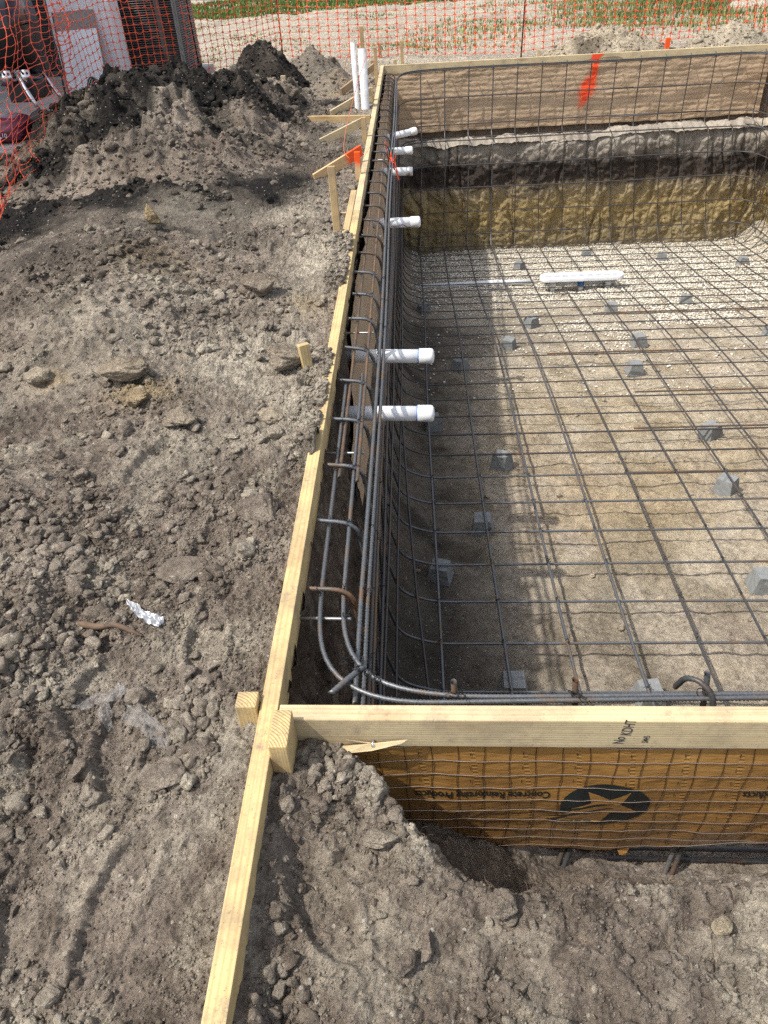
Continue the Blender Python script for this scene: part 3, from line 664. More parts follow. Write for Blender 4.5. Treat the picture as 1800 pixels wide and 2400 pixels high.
def wall_grid(name, label, P, disp, us, vs, material, mixf=None, nrm=(1, 0, 0)):
    U, W = np.meshgrid(us, vs)
    B = P(U, W); D = disp(U, W)
    V = B+D[..., None]*np.asarray(nrm, float)
    at = {'mix': mixf(U, W).reshape(-1, 3)} if mixf else None
    o = mesh(name, V.reshape(-1, 3), gridF(len(vs), len(us)), material, None, True, at)
    return tag(o, label, 'pit wall', kind='structure')
def leftP(U, W):
    x = .03+.02*sm(-.1, -.5, W)+.06*sm(-.6, -1.3, W); return np.stack([x, U, W], -1)
def leftD(U, W): return .012*fbm(U, W*.3, 9, 4, 301)+.008*fbm(U, W, 22, 4, 302)+.3*domes(U, W, .05, 310, .4)-.02*np.exp(-(vnoise(U*9, W*1.2, 305)/.15)**2)*sm(-.08, -.2, W)
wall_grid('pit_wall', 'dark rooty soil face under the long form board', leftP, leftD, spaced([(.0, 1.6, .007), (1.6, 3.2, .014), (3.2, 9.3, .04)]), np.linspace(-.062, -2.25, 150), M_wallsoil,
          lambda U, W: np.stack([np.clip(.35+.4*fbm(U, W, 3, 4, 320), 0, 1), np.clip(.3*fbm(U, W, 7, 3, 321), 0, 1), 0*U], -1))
wall_grid('pit_wall', 'soil step and face under the near form board', lambda U, W: np.stack([U, .3+.12*sm(-.7, -1.3, W)-.019*U, W], -1), lambda U, W: .015*fbm(U, W, 8, 4, 331), np.linspace(.05, 4.8, 160), np.linspace(-.64, -1.4, 40), M_wallsoil, lambda U, W: np.zeros(U.shape+(3,)), (0, 1, 0))
def gouge(U, W):
    g_ = np.abs(vnoise(U*7+.6*vnoise(U*2, W*3, 1), W*.9, 341))
    return -.045*np.exp(-(g_/.22)**2)+.018*billow(U*1.5, W*.8, 2.2, 5, 342, .5)+.02*fbm(U, W*.5, 1.5, 3, 343)+.28*domes(U+.02*vnoise(U*20, W*20, 1), W, .11, 345, .5)*sm(-1.45, -1.2, W)+.012*fbm(U, W, 20, 3, 346)
dark_ledge = lambda U, W: np.zeros(U.shape+(3,))
wall_grid('pit_wall', 'layered far pit face of grey, black and yellow soil', lambda U, W: np.stack([U, 9.03+.015*U+.05*fbm(U, 0*W, 2.5, 4, 371)*sm(-1.2, -.85, W)+.07*sm(-1.0, -.80, W)**2, W], -1), lambda U, W: gouge(U, W)*sm(-.79, -.9, W)+.0, np.linspace(.0, 5.1, 420), np.linspace(-.80, -2.3, 140), M_strata, None, (0, -1, 0))
wall_grid('pit_wall', 'pale sandy ledge below the brown paper', lambda U, W: np.stack([U, W+.015*U, -.815+.04*(W-9.03)+.05*sm(2.2, 3.4, U)-.06*sm(9.2, 9.3, W)-.05*sm(9.12, 9.03, W)**2], -1), lambda U, W: .02*fbm(U, W, 6, 5, 351)+.3*domes(U, W, .05, 352, .6), np.linspace(0, 4.9, 300), np.linspace(9.03, 9.34, 24), M_strata, None, (0, 0, 1))
wall_grid('pit_wall', 'dark soil face behind the far paper', lambda U, W: np.stack([U, 9.33+.015*U+0*W, W], -1), lambda U, W: .01*fbm(U, W, 6, 4, 361), np.linspace(0, 4.9, 60), np.linspace(-.02, -.95, 20), M_wallsoil, dark_ledge, (0, -1, 0))
wall_grid('pit_wall', 'yellow soil face at the far right of the pit', lambda U, W: np.stack([4.72+.17*sm(-.8, -2.2, W)+.0*U, U, W], -1), lambda U, W: gouge(U, W)*sm(-.7, -.9, W), np.linspace(.2, 9.15, 260), np.linspace(-.05, -2.35, 90), M_strata, None, (-1, 0, 0))

# ------------------------------------------------------------------ forms
def KX(x): return -.019*x
b1 = board('form_board', (.019, -1.35, -.0445), (.019, 3.50, -.0445), .038, .089, (0, 0, 1), M_wood); tag(b1, 'long yellow pine form board running away from the viewer, half buried', 'form board')
b2 = board('form_board', (.019, 3.503, -.0445), (.019, 9.29, -.0445), .038, .089, (0, 0, 1), M_woodp); tag(b2, 'far length of the side form board, with dark stamps and braces behind', 'form board')
bs = board('form_board', (-.021, 2.99, -.0445), (-.021, 3.93, -.0445), .036, .089, (0, 0, 1), M_woodt); tag(bs, 'short reddish splice board nailed outside the side form', 'splice board')
nb = board('form_board', (.041, .019+KX(.041), -.0445), (4.75, .019+KX(4.75), -.0445), .038, .089, (0, 0, 1), M_woodp); tag(nb, 'near pine form board with ink stamp crossing the front', 'form board')
fb = board('form_board', (.0, 9.30, -.048), (4.80, 9.372, -.048), .038, .097, (0, 0, 1), M_woodp); tag(fb, 'far pine form board along the back with orange spray mark', 'form board')
rb = board('form_board', (4.765, -.05, -.0445), (4.765, 9.30, -.0445), .038, .089, (0, 0, 1), M_woodp); tag(rb, 'form board on the far right side of the pit', 'form board')
rp = [(2.50, -.001), (2.64, -.001), (2.60, -.03), (2.585, -.06), (2.57, -.095), (2.45, -.095), (2.475, -.06), (2.49, -.03)]
def reparent(o, par):
    o.parent = par; o.matrix_parent_inverse = par.matrix_world.inverted()
pmk = mesh('paint_mark', [(x, 9.279+.015*x, z) for x, z in rp], [list(range(8))], M_paint); bpy.context.view_layer.update(); reparent(pmk, fb)
bpy.context.view_layer.update()

# ink on the near board and print on the sheet: text turned into flat meshes
def text_mesh(body, size, bold=0.):
    c = bpy.data.curves.new('txt', 'FONT'); c.body = body; c.size = size; c.align_x = 'CENTER'; c.align_y = 'CENTER'; c.resolution_u = 4; c.offset = bold*size
    o = bpy.data.objects.new('txt', c); link(o); bpy.context.view_layer.update()
    me = bpy.data.meshes.new_from_object(o.evaluated_get(bpy.context.evaluated_depsgraph_get()))
    bm = bmesh.new(); bm.from_mesh(me); bmesh.ops.triangulate(bm, faces=bm.faces[:])
    V = np.array([v.co[:] for v in bm.verts]); F = np.array([[v.index for v in f.verts] for f in bm.faces]); bm.free()
    bpy.data.objects.remove(o); bpy.data.meshes.remove(me); bpy.data.curves.remove(c)
    return V, F
def stamp(body, size, fn, name, m, par, sx=1, sy=1):
    V, F = text_mesh(body, size, .012)
    P = np.array([fn(a*sx, b*sy) for a, b, _ in V])
    o = mesh(name, P, F, m); reparent(o, par); return o
def on_near(cx_, cz, rot):
    c, s_ = cos(rot), sin(rot)
    return lambda a, b: (cx_+a*c-b*s_, -.0006+KX(cx_+a*c-b*s_), cz+a*s_+b*c)
# stamp letters read bottom to top, as the mill ink does
stamp('KDHT', .030, on_near(.747, -.020, pi/2-.08), 'ink_stamp', M_inkb, nb, .62, 1.0)
stamp('No', .030, on_near(.735, -.062, pi/2-.08), 'ink_stamp', M_inkb, nb, .62, 1.05)
stamp('SM45', .018, on_near(.787, -.058, pi/2-.08), 'ink_stamp', M_inkb, nb, .6, 1.0)
spl = mesh('splinter', [(.155, -.006, -.086), (.225, -.014, -.066), (.305, -.013, -.054), (.292, -.019, -.060), (.23, -.026, -.074), (.175, -.022, -.088), (.23, -.0075, -.069), (.17, -.0070, -.060), (.23, -.010, -.064)], [(0, 1, 2, 3, 4, 5), (1, 7, 6), (6, 7, 8)], M_woodp); reparent(spl, nb)
V, F = tube([(.232, -.002, -.066), (.233, -.020, -.069)], .0035, 8)
sc_ = mesh('screw', V, F, M_steel); reparent(sc_, nb)

post = board('corner_post', (.057, -.0455, -.36), (.057, -.0455, .034), .037, .087, (0, 1, 0), M_wood); tag(post, 'stout pine post end standing in the front corner, growth rings on top', 'post')
pk = board('form_stake', (-.0265, .039, -.3), (-.0265, .039, .016), .044, .040, (0, 1, 0), M_wood); tag(pk, 'short squat pine stake nailed outside the corner of the long board', 'stake')

def stake(x, y, z0, z1, w_, t_, label, m=None, lean=(0, 0), rot=0., point=False, cat='stake', name='form_stake'):
    M, Ln = frame((x, y, z0-.25), (x+lean[0], y+lean[1], z1), (sin(rot), -cos(rot), 0))
    bm = boxbm(Ln, w_, t_, .002, 1)
    if point:
        for v in bm.verts:
            k = max(0, (-v.co.x-(Ln/2-.38))/.38)
            v.co.y = v.co.y*(1-k*.5)-k*.25*w_
    return tag(bm_obj(name, bm, m or M_wood, None, M), label, cat)
M_or1 = wood_material('pine_orange_tip', (.66, .46, .25), (.52, .34, .16), .3, .16)
M_or2 = wood_material('pine_orange_end', (.66, .46, .25), (.52, .34, .16), .3, .09)
stake(-.052, 3.02, -.05, .352, .038, .019, 'tall flat pine stake in front of the reddish splice board', M_woodt, (-.005, .0))
stake(-.012, 4.32, -.06, .135, .038, .024, 'stake with bright orange sprayed top against the side form', M_or1)
stake(-.022, 5.46, -.08, .135, .036, .030, 'stake carrying the lower clean brace by the brown drain pipe', M_woodt)
stake(-.022, 7.05, -.08, .105, .036, .030, 'stake at the head of the brace in front of the white pipes', M_wood)
stake(-.115, 7.8, -.08, .53, .040, .025, 'tallest thin stake rising behind the two white pipes', M_woodt, (-.01, 0))
stake(-.02, 8.40, -.08, .285, .036, .028, 'plain stake outside the far end of the side form', M_woodt)
stake(-.04, 10.6, -.08, .10, .036, .03, 'weathered brown stake beyond the corner by the fence', M_wooda)
stake(.255, 9.80, -.05, .19, .038, .03, 'upright stake just behind the far board near the corner', M_woodt)
stake(.17, 9.5, -.05, .03, .04, .04, 'stub of yellow wood behind the far board corner', M_wood)
stake(-.085, 9.05, -.08, .09, .045, .035, 'dark brown short stake by the outer corner', M_wooda)
stake(1.93, 9.75, -.05, .025, .045, .04, 'small square peg behind the middle of the far board', M_woodp)
stake(3.48, 9.75, -.05, .075, .055, .04, 'peg wrapped in orange net behind the far board', M_or2)
stake(-1.0, 8.1, .0, .105, .05, .03, 'small pale peg in front of the dark cone of soil', M_woodp)
stake(-.050, 1.545, -.06, .085, .042, .024, 'pointed stake stub beside the tan boulder', M_wood, (-.02, .03), .5, True)
def brace(p0, p1, wd, th_, label, m=None, upv=(0, 0, 1)):
    return tag(board('form_brace', p0, p1, th_, wd, upv, m or M_woodp), label, 'brace')
brace((-.315, 4.37, -.035), (-.005, 4.66, .07), .07, .019, 'sloping brace sprayed orange at its upper end', M_or2)
brace((-.37, 5.45, -.03), (-.035, 5.56, .085), .06, .019, 'sloping clean pine brace below the flat rail', M_woodp)
brace((-.38, 6.60, -.03), (-.03, 7.02, .075), .065, .019, 'sloping brace passing in front of the white pipes', M_woodp)
brace((-.72, 6.36, -.03), (-.002, 6.20, -.025), .085, .036, 'flat rail lying level on the ground out from the side form', M_woodt)
brace((-.37, 7.75, -.03), (-.06, 8.75, .06), .07, .022, 'brown sloping brace behind the white pipes', M_wooda)
brace((-.14, 3.5, -.04), (-.01, 3.52, -.035), .05, .02, 'short cross cleat behind the tall flat stake', M_woodt)

# ------------------------------------------------------------------ near sheet
SH_T = .465
def sheet(x, t):
    x = np.asarray(x, float); t = np.asarray(t, float)
    y = .012-.019*x-.1*t+.3*t*t-.02*np.exp(-((x-.12)/.12)**2)
    return np.stack([x, y, -.087-t], -1)
def wrk(u, t):
    return .0035*fbm(u, t, 8, 3, 401)
def shn(x, t, off):                              # point held off the sheet towards the viewer
    a = sheet(x, t); e = 1e-3
    n_ = np.cross(sheet(x+e, t)-a, sheet(x, t+e)-a); n_ = n_/np.linalg.norm(n_, axis=-1, keepdims=True)
    n_ = np.where(n_[..., 1:2] > 0, -n_, n_); off = np.asarray(off, float)+wrk(np.asarray(x, float), np.asarray(t, float)); return a+n_*(off[..., None] if off.ndim else off)
sheet_o = thing('wall_sheet', (.1, .012, -.09), 'orange brown coated sheet with wire mesh and black star print under the near board', 'paper sheet')
us = np.arange(.06, 2.4, .004); ts = np.linspace(-.012, 1, 110)
U, T = np.meshgrid(us, ts)
bot = SH_T-.065*sm(.75, 1.2, U)+.005*vnoise(U*60, 0*U, 3)+.003*vnoise(U*170, 0*U, 4)
Tt = T*bot
Vs = shn(U, Tt, 0)
paper = mesh('paper', Vs.reshape(-1, 3), gridF(len(ts), len(us)), M_kraft, sheet_o, True)
wires = []
for i, uw in enumerate(np.arange(.075, 2.35, .0555)):
    tt = np.linspace(.0, SH_T-.012-.065*sm(.75, 1.2, uw), 22)
    wires.append(tube(shn(np.full(22, uw)+.012*tt+.002*np.sin(tt*40+i), tt+0*tt, .0016), .0007, 5, cap=False))
mv, mf = merge(wires); mesh('wire_mesh', mv, mf, simple('brown_wire', (.045, .022, .012), .5, .3), sheet_o, True)
wires = []
for i, tw in enumerate(np.arange(.0125, SH_T-.004, .0475)):
    uu = np.arange(.065, 2.36, .012)
    wires.append(tube(shn(uu, np.minimum(tw+.0016*np.sin(uu*11+i)+.0006*np.sin(uu*113), SH_T-.006-.065*sm(.75, 1.2, uu)), .0028), .0008, 5, cap=False))
mv, mf = merge(wires); mesh('wire_mesh', mv, mf, simple('bright_wire', (.55, .47, .40), .3, .8), sheet_o, True)
sl_ = []
for i, uw in enumerate(np.arange(.103, 2.3, .111)):
    for tw in np.arange(.032, SH_T-.08, .0475):
        a = shn(np.array([uw-.0007, uw+.0007, uw+.0009, uw-.0005])+.012*tw, np.array([tw, tw, tw+.012, tw+.012]), .0016)
        sl_.append((a, np.array([[0, 1, 2, 3]])))
mv, mf = merge(sl_); mesh('slits', mv, mf, simple('slit', (.03, .014, .008), .6), sheet_o)['kind'] = 'stuff'
def on_sheet(cu, ct, off=.0032):
    return lambda a, b: tuple(shn(np.array(cu-a), np.array(ct+b), off))      # printed upside down
def print_on(body, size, cu, ct, sx=1, sy=1):
    V, F = text_mesh(body, size, .022)
    bm = bmesh.new(); [bm.verts.new(v) for v in V]; bm.verts.ensure_lookup_table(); [bm.faces.new([bm.verts[i] for i in f]) for f in F]
    bmesh.ops.subdivide_edges(bm, edges=[e for e in bm.edges if e.calc_length() > .012], cuts=2); bmesh.ops.triangulate(bm, faces=bm.faces[:])
    bm.verts.ensure_lookup_table(); V = np.array([v.co[:] for v in bm.verts]); F = np.array([[v.index for v in f.verts] for f in bm.faces]); bm.free()
    P = shn(cu-V[:, 0]*sx, ct+V[:, 1]*sy, .0014)
    return mesh('lettering', P, F, M_ink, sheet_o)
print_on('Concrete Reinforcing Products', .034, .464, .183, .70, 1.0)
print_on('Concrete Reinforcing Products', .034, 1.178, .178, .70, 1.0)
def emblem(du, dt):
    th = np.linspace(0, 2*pi, 65)[:-1]; rr = np.linspace(0, 1, 12)
    Rr, Th = np.meshgrid(rr, th)
    P = shn(du+.7385+.0990*Rr*np.cos(Th), dt+.226+.088*Rr*np.sin(Th), .0016)
    i = np.arange(64*12).reshape(64, 12); j = np.roll(i, -1, 0)
    F = np.stack([i[:, :-1], i[:, 1:], j[:, 1:], j[:, :-1]], -1).reshape(-1, 4)
    e = mesh('emblem', P.reshape(-1, 3), F, M_ink, sheet_o)
    st = [(.696, .168), (.746, .196), (.787, .164), (.771, .215), (.816, .253), (.756, .253), (.738, .302), (.719, .272), (.656, .295), (.662, .280), (.610, .290), (.608, .284), (.664, .252), (.666, .232), (.708, .214)]
    bm = bmesh.new(); f = bm.faces.new([bm.verts.new((a, b, 0)) for a, b in st]); bmesh.ops.triangulate(bm, faces=[f])
    bmesh.ops.subdivide_edges(bm, edges=bm.edges[:], cuts=3, use_grid_fill=True); bmesh.ops.triangulate(bm, faces=bm.faces[:])
    bm.verts.ensure_lookup_table(); V = np.array([v.co[:] for v in bm.verts]); F = np.array([[v.index for v in f.verts] for f in bm.faces]); bm.free()
    mesh('star', shn(V[:, 0]+du, V[:, 1]+dt, .0023), F, M_kraft, e)
    for (a, b) in (((.756, .214), (.584, .262)), ((.757, .233), (.604, .280)), ((.738, .216), (.655, .243)), ((.66, .268), (.613, .300))):
        a, b = np.array(a), np.array(b); n_ = np.array([-(b-a)[1], (b-a)[0]]); n_ = n_/np.linalg.norm(n_)
        k = np.linspace(0, 1, 14)[:, None]; wd = .0036*np.sin(np.clip(k*1.02+.02, 0, 1)*pi)**.5+.0002
        Q = np.stack([a+(b-a)*k+n_*wd, a+(b-a)*k-n_*wd], 1).reshape(-1, 2)
        mesh('stripe', shn(Q[:, 0]+du, Q[:, 1]+dt, .0028), np.array([[2*q, 2*q+1, 2*q+3, 2*q+2] for q in range(13)]), M_ink, e)
emblem(0, 0)
for i in range(2):                               # torn fringe on the lower edge
    u_ = rng.uniform(.4, 1.3); L_ = rng.uniform(.008, .022); t_ = SH_T-.065*sm(.75, 1.2, u_)-.002
    a = shn(np.array([u_-.012, u_+.012, u_+.004, u_-.006]), np.array([t_, t_, t_+.3*L_, t_+.3*L_]), .001); a[2:] -= [0, .008, L_*.6]; mesh('torn_flap', a, np.array([[0, 1, 2, 3]]), M_kraft, sheet_o)

# far paper, behind the bars
pp = thing('wall_sheet', (2.3, 9.27, -.4), 'creased brown paper sheet lining the far wall with an orange sprayed streak', 'paper sheet')
us = np.arange(.06, 4.60, .009); vs = np.linspace(-.085, -.74, 76)
U, W = np.meshgrid(us, vs)
dn = .0045*np.abs(np.sin(W/.054*pi))+.004*np.exp(-(((U/.16+np.floor(W/.054)*.5) % 1-.5)/.08)**2)*(np.abs(np.sin(W/.054*pi)) < .5)+.010*fbm(U, W, 3, 5, 501)+.004*fbm(U*.5, W*2, 8, 3, 502)
seg = np.clip((W+.095)/-.36, 0, 1); pxm = 2.52-.0*W+(.06-.16*seg)
dd = np.abs(U-(2.56-.30*(-W-.09)))+.02*fbm(U, W, 14, 3, 511)
wd = .035+.06*gau(U, W, 2.485, -.36, .2, .11)
pm = np.clip(1.4*np.exp(-(dd/wd)**2), 0, 1)*sm(-.62, -.46, W+.0*U)
o = mesh('paper', np.stack([U, 9.275+.015*U-dn-.008*0, W+.02*sm(3.6, 4.6, U)+.006*vnoise(U*9, 0*U, 7)], -1).reshape(-1, 3), gridF(len(vs), len(us)), M_paper, pp, True, {'paint': pm.ravel()})
p2 = thing('wall_sheet', (.06, 5, -.3), 'tan paper sheet hung along the side wall behind the bars', 'paper sheet')
us = spaced([(1.62, 4, .02), (4, 9.25, .03)]); vs = np.linspace(0, 1, 30); U, T = np.meshgrid(us, vs)
top = -.085-.34*sm(2.35, 1.62, U)**1.3-.03*sm(3.0, 2.0, U); W = top+(-.70-top)*T
o = mesh('paper', np.stack([.062+.035*T+.012*fbm(U, W, 3, 4, 521)+.003*np.abs(np.sin(W/.05*pi)), U, W], -1).reshape(-1, 3), gridF(len(vs), len(us)), M_paper, p2, True, {'paint': np.zeros(U.size)})
p3 = thing('wall_sheet', (4.68, 5, -.4), 'brown paper sheet on the right hand wall at the far corner', 'paper sheet')
us = np.arange(2, 9.27, .03); U, W = np.meshgrid(us, np.linspace(-.085, -.76, 30))
mesh('paper', np.stack([4.69-.010*fbm(U, W, 3, 4, 531)-.004*np.abs(np.sin(W/.054*pi))+.05*sm(-.3, -.75, W), U, W], -1).reshape(-1, 3), gridF(30, len(us)), M_paper, p3, True, {'paint': np.zeros(U.size)})

# ------------------------------------------------------------------ reinforcing steel
RB = .0057
def bar(par, P, r=RB, m=None, rib=False, name='rebar', n=8, pitch=.009):
    V, F = tube(P, r, n, rib, pitch)
    return mesh(name, V, F, m or M_bard, par, not rib)
wig = lambda a, s: .004*np.sin(a*1.7+s)
NH = 32
fm = thing('rebar_mat', (2.3, 4.6, -1.4), 'grid of tied reinforcing bars covering the pit floor with hoops up the side wall', 'rebar mat')
XW = .178                                          # plane of the side wall bars
for k in range(NH):
    yc = .42+.276*k; yf = min(yc+.05+.0008*k, 8.95)
    if yc > 9.1: break
    zf = float(bar_z(yf)); j = rng.normal(0, .006)
    pts = [(.048+.014*rng.random(), yc+.006, -.043), (.165, yc-.004, -.046+.003*rng.normal()), (XW+.004, yc+.01, -.25), (XW+.006, (yc+yf)/2, zf+.32), (.24, yf, zf+.07), (.40, yf, zf+.002), (2.0, yf-.012*1.6+j, zf), (4.35, yf-.012*4+j, zf+.003), (4.60, yf-.05, zf+.09), (4.64, yf-.05, -1.0), (4.62, yf-.05, -.1)]
    P = arc_path(pts, .06 if False else .075, 6)
    if k > 10: bar(fm, P, RB, M_bard, n=6)
    else:
        bar(fm, P, RB, M_rust if k in (0,) else (M_bar if k < 9 else M_bard), True, n=8, pitch=.0085 if k < 6 else .012)
def long_x(i, y): return (.413+.2785*i)+(.43+.306*i-.413-.2785*i)*np.clip((y-1)/8, 0, 1)
for i in range(15):
    ys_ = np.r_[.95, np.linspace(1.2, 8.6, 24)]
    xt = .471+.2875*i
    P = [(long_x(i, .3), .16, -.35), (long_x(i, .4), .30, -.85), (long_x(i, .5), .55, float(bar_z(.55))+.05)]
    P += [(float(long_x(i, y_))+.006*sin(y_*1.3+i), y_, float(bar_z(y_))+.0115) for y_ in ys_]
    P += [(float(long_x(i, 9)), 8.83, -2.04), (float(long_x(i, 9)), 8.93+.015*xt, -1.9), (xt*.5+float(long_x(i, 9))*.5, 8.95+.015*xt, -1.4), (xt, 8.95+.015*xt, -.86), (xt, 8.99+.015*xt, -.80), (xt, 9.15+.015*xt, -.78), (xt, 9.19+.015*xt, -.70), (xt, 9.19+.015*xt, -.35), (xt, 9.20+.015*xt, -.055), (xt, 9.235+.015*xt, -.04)]
    bar(fm, arc_path(P, .05, 4), RB*1.08, M_bar if i < 4 else M_bard, i < 4, n=8 if i < 4 else 6, pitch=.010)
# stray bar and laps on the floor
P = [(.245, 3.0, -1.05), (.28, 2.2, -1.14), (.315, 1.6, -1.20), (.362, .98, -1.205), (.375, .6, -1.16)]
bar(fm, P, RB, M_bard, True, pitch=.01)
for (x0, x1, y_) in ((1.55, 3.2, 2.66), (1.75, 3.6, 3.23), (1.4, 2.6, 4.6), (1.9, 3.4, 3.80), (2.2, 3.6, 1.55), (2.0, 4, 5.7)):
    z_ = float(bar_z(y_)); bar(fm, [(x0, y_+.02, z_+.004), (x1, y_+.006, z_+.004)], RB, M_rust, True, pitch=.011)

wm = thing('rebar_mat', (.18, 4.6, -.5), 'bars running along the side wall beside the long board, seen almost end on', 'rebar mat')
o1 = [(1.6, .088, -.062), (.62, .086, -.062), (.42, .085, -.062), (.272, .084, -.062), (.228, .10, -.062), (.167, .129, -.062), (.14, .155, -.062), (.107, .21, -.062), (.091, .30, -.062), (.085, .448, -.062), (.083, .9, -.062), (.080, 1.52, -.058)]
o2 = [(1.6, .10, -.064), (.72, .098, -.064), (.417, .098, -.062), (.272, .122, -.062), (.235, .139, -.062), (.204, .164, -.062), (.176, .208, -.062), (.157, .261, -.062), (.145, .336, -.062), (.143, .446, -.062), (.140, .9, -.062), (.136, 1.60, -.058)]
def smooth_path(P, n=90):
    P = np.array(P); d = np.r_[0, np.cumsum(np.linalg.norm(np.diff(P, axis=0), axis=1))]; t = np.linspace(0, d[-1], n)
    Q = np.stack([np.interp(t, d, P[:, k]) for k in range(3)], 1)
    for _ in range(6): Q[1:-1] = (Q[:-2]+2*Q[1:-1]+Q[2:])/4
    return Q
bar(wm, smooth_path(o1), .0052, M_bar, True, pitch=.008); bar(wm, smooth_path(o2), .0052, M_bar, True, pitch=.008)
bar(wm, [(.097, .93, -.056), (.095, 1.6, -.062), (.088, 3, -.062), (.08, 5, -.062), (.082, 9.1, -.062)], .0052, M_rust, True, pitch=.010)
bar(wm, [(.153, .905, -.056), (.15, 1.6, -.062), (.142, 3, -.062), (.135, 5, -.062), (.135, 9.1, -.062)], .0052, M_rust, True, pitch=.010)
for z_, dx in ((-.085, -.004), (-.10, .012), (-.34, .004), (-.37, .010), (-.60, .006), (-.86, .008), (-1.08, .045), (-1.30, .02), (-1.55, .02), (-1.80, .02)):
    y0 = .42 if z_ > -.9 else (.6 if z_ > -1.1 else float(np.interp(-z_, [1.22+.15, 1.325+.15, 1.53+.15, 1.85+.1, 2.06], [1.02, 2.7, 4.9, 7, 8.9])))
    ya = np.linspace(y0, 9.0, 26)
    zz = z_+0*ya if z_ > -1.0 else np.minimum(z_, z_+0*ya)
    P = [(XW+dx+.013+.006*sin(1.3*q+z_*9), q, z2+.006*sin(2*q+z_*5)) for q, z2 in zip(ya, zz)]
    if z_ > -1.0: P = [(XW+dx+.012, .11, z_-.01)]+P
    bar(wm, P, RB, M_bar if z_ > -.2 else (M_rust if z_ == -.37 else M_bard), z_ > -.7, n=8, pitch=.011)
# angled stub on the corner, form pins
bar(wm, [(.139, .100, -.046), (.172, .138, -.046), (.204, .173, -.049)], .0066, M_bar, True, n=10, pitch=.010, name='rebar')
for y_ in (.348, 1.085, 2.0, 3.25, 5.0):
    V, F = tube([(.03, y_+.006, -.074), (.163, y_, -.074), (.166, y_, -.074)], .0042, 8); mesh('form_pin', V, F, M_pin, wm, True)
tg = []
for k in range(9):
    a = rng.uniform(0, 6.28); P = [(.197, 5.0, -.10), (.197+.02*cos(a), 5.0+.04*sin(a), -.10+.04*rng.normal()), (.197+.045*cos(a), 5.0+.05*sin(a), -.10+.06*rng.normal())]
    tg.append(tube(P, .004, 4, cap=False))
mv, mf = merge(tg); tag(mesh('marker_ribbon', mv, mf, M_flag), 'small scrap of orange ribbon tied on the side wall bars', 'ribbon')

nm = thing('rebar_mat', (.8, .1, -.4), 'upright bar ends and level bars hidden behind the orange sheet', 'rebar mat')
for i, (x_, m_, h_) in enumerate(((.405, M_bar, -.030), (.665, M_rust, -.028), (.94, M_bar, -.015), (1.22, M_bar, -.02), (1.5, M_bar, -.02))):
    P = [(x_, .115, h_), (x_+.003, .100, -.07), (x_+.01, .085, -.30), (x_+.03, .06, -.50), (x_+.015, .03, -.60), (x_-.02, -.02, -.68)]
    bar(nm, smooth_path(P, 40), .0058, m_, True, n=9, pitch=.0085)
    bar(nm, smooth_path([(p[0]+.014, p[1]-.006, p[2]) for p in P[2:]], 30), .0058, M_bard, True, pitch=.0085)
bar(nm, smooth_path([(.90, .15, -.10), (.905, .13, -.045), (.925, .11, -.03), (.95, .085, -.05), (.955, .075, -.09)], 30), .0058, M_bard, True, n=9, pitch=.0085)
for y_, z_ in ((.075, -.64), (.055, -.655), (.11, -.42)):
    bar(nm, [(.16, y_, z_), (1.0, y_-.015, z_), (2.2, y_-.04, z_)], .0058, M_bard, True, pitch=.009)

bmz = thing('rebar_mat', (2.4, 9.1, -1.2), 'grid of bars hung in front of the far wall and its brown paper', 'rebar mat')
def back_bar(z_, y_, m=M_bard, x0=.21, x1=4.62, rad=.28, left=True, lean=0.):
    sl2 = .015
    P = [(x0-.005, y_-.55, z_), (x0+.01, y_-.22, z_), (x0+.10, y_-.05+sl2*x0, z_), (x0+.25, y_+sl2*x0, z_)]
    P += [(x_, y_+sl2*x_+.004*sin(x_*2+z_), z_+.006*sin(x_*1.6+z_*4)+lean*x_) for x_ in np.linspace(x0+.5, x1-.4, 10)]
    P += [(x1-.18, y_+sl2*x1-.01, z_+lean*x1), (x1-.06, y_+sl2*x1-.06, z_+lean*x1), (x1-.01, y_-.2, z_+lean*x1), (x1+.01, y_-.6, z_+lean*x1), (x1+.02, 5.0, z_+lean*x1)]
    bar(bmz, smooth_path(P, 110), RB*1.2, m, n=6)
for z_, y_ in ((-.055, 9.185), (-.067, 9.175), (-.355, 9.178), (-.648, 9.178), (-.79, 9.14), (-.79, 8.99), (-1.06, 8.935), (-1.33, 8.93), (-1.62, 8.925), (-1.90, 8.92)):
    back_bar(z_, y_, x1=4.52+(.12 if z_ < -1.5 else 0))
bar(bmz, [(2.55, 9.205, -.352), (3.0, 9.215, -.353)], RB*1.2, M_bard, n=6)
bar(bmz, [(2.75, 9.205, -.652), (3.85, 9.225, -.645)], RB*1.3, M_bard, n=6)
rm = thing('rebar_mat', (4.6, 7, -1), 'upright bars along the right hand wall at the far corner', 'rebar mat')
for i in range(16):
    y_ = 9.02-.278*i; bar(rm, smooth_path([(4.50, y_, -.05), (4.53, y_, -.7), (4.61, y_, -1.6), (4.60, y_, float(bar_z(y_))+.15), (4.42, y_, float(bar_z(y_))+.02)], 20), RB, M_bard, n=6)

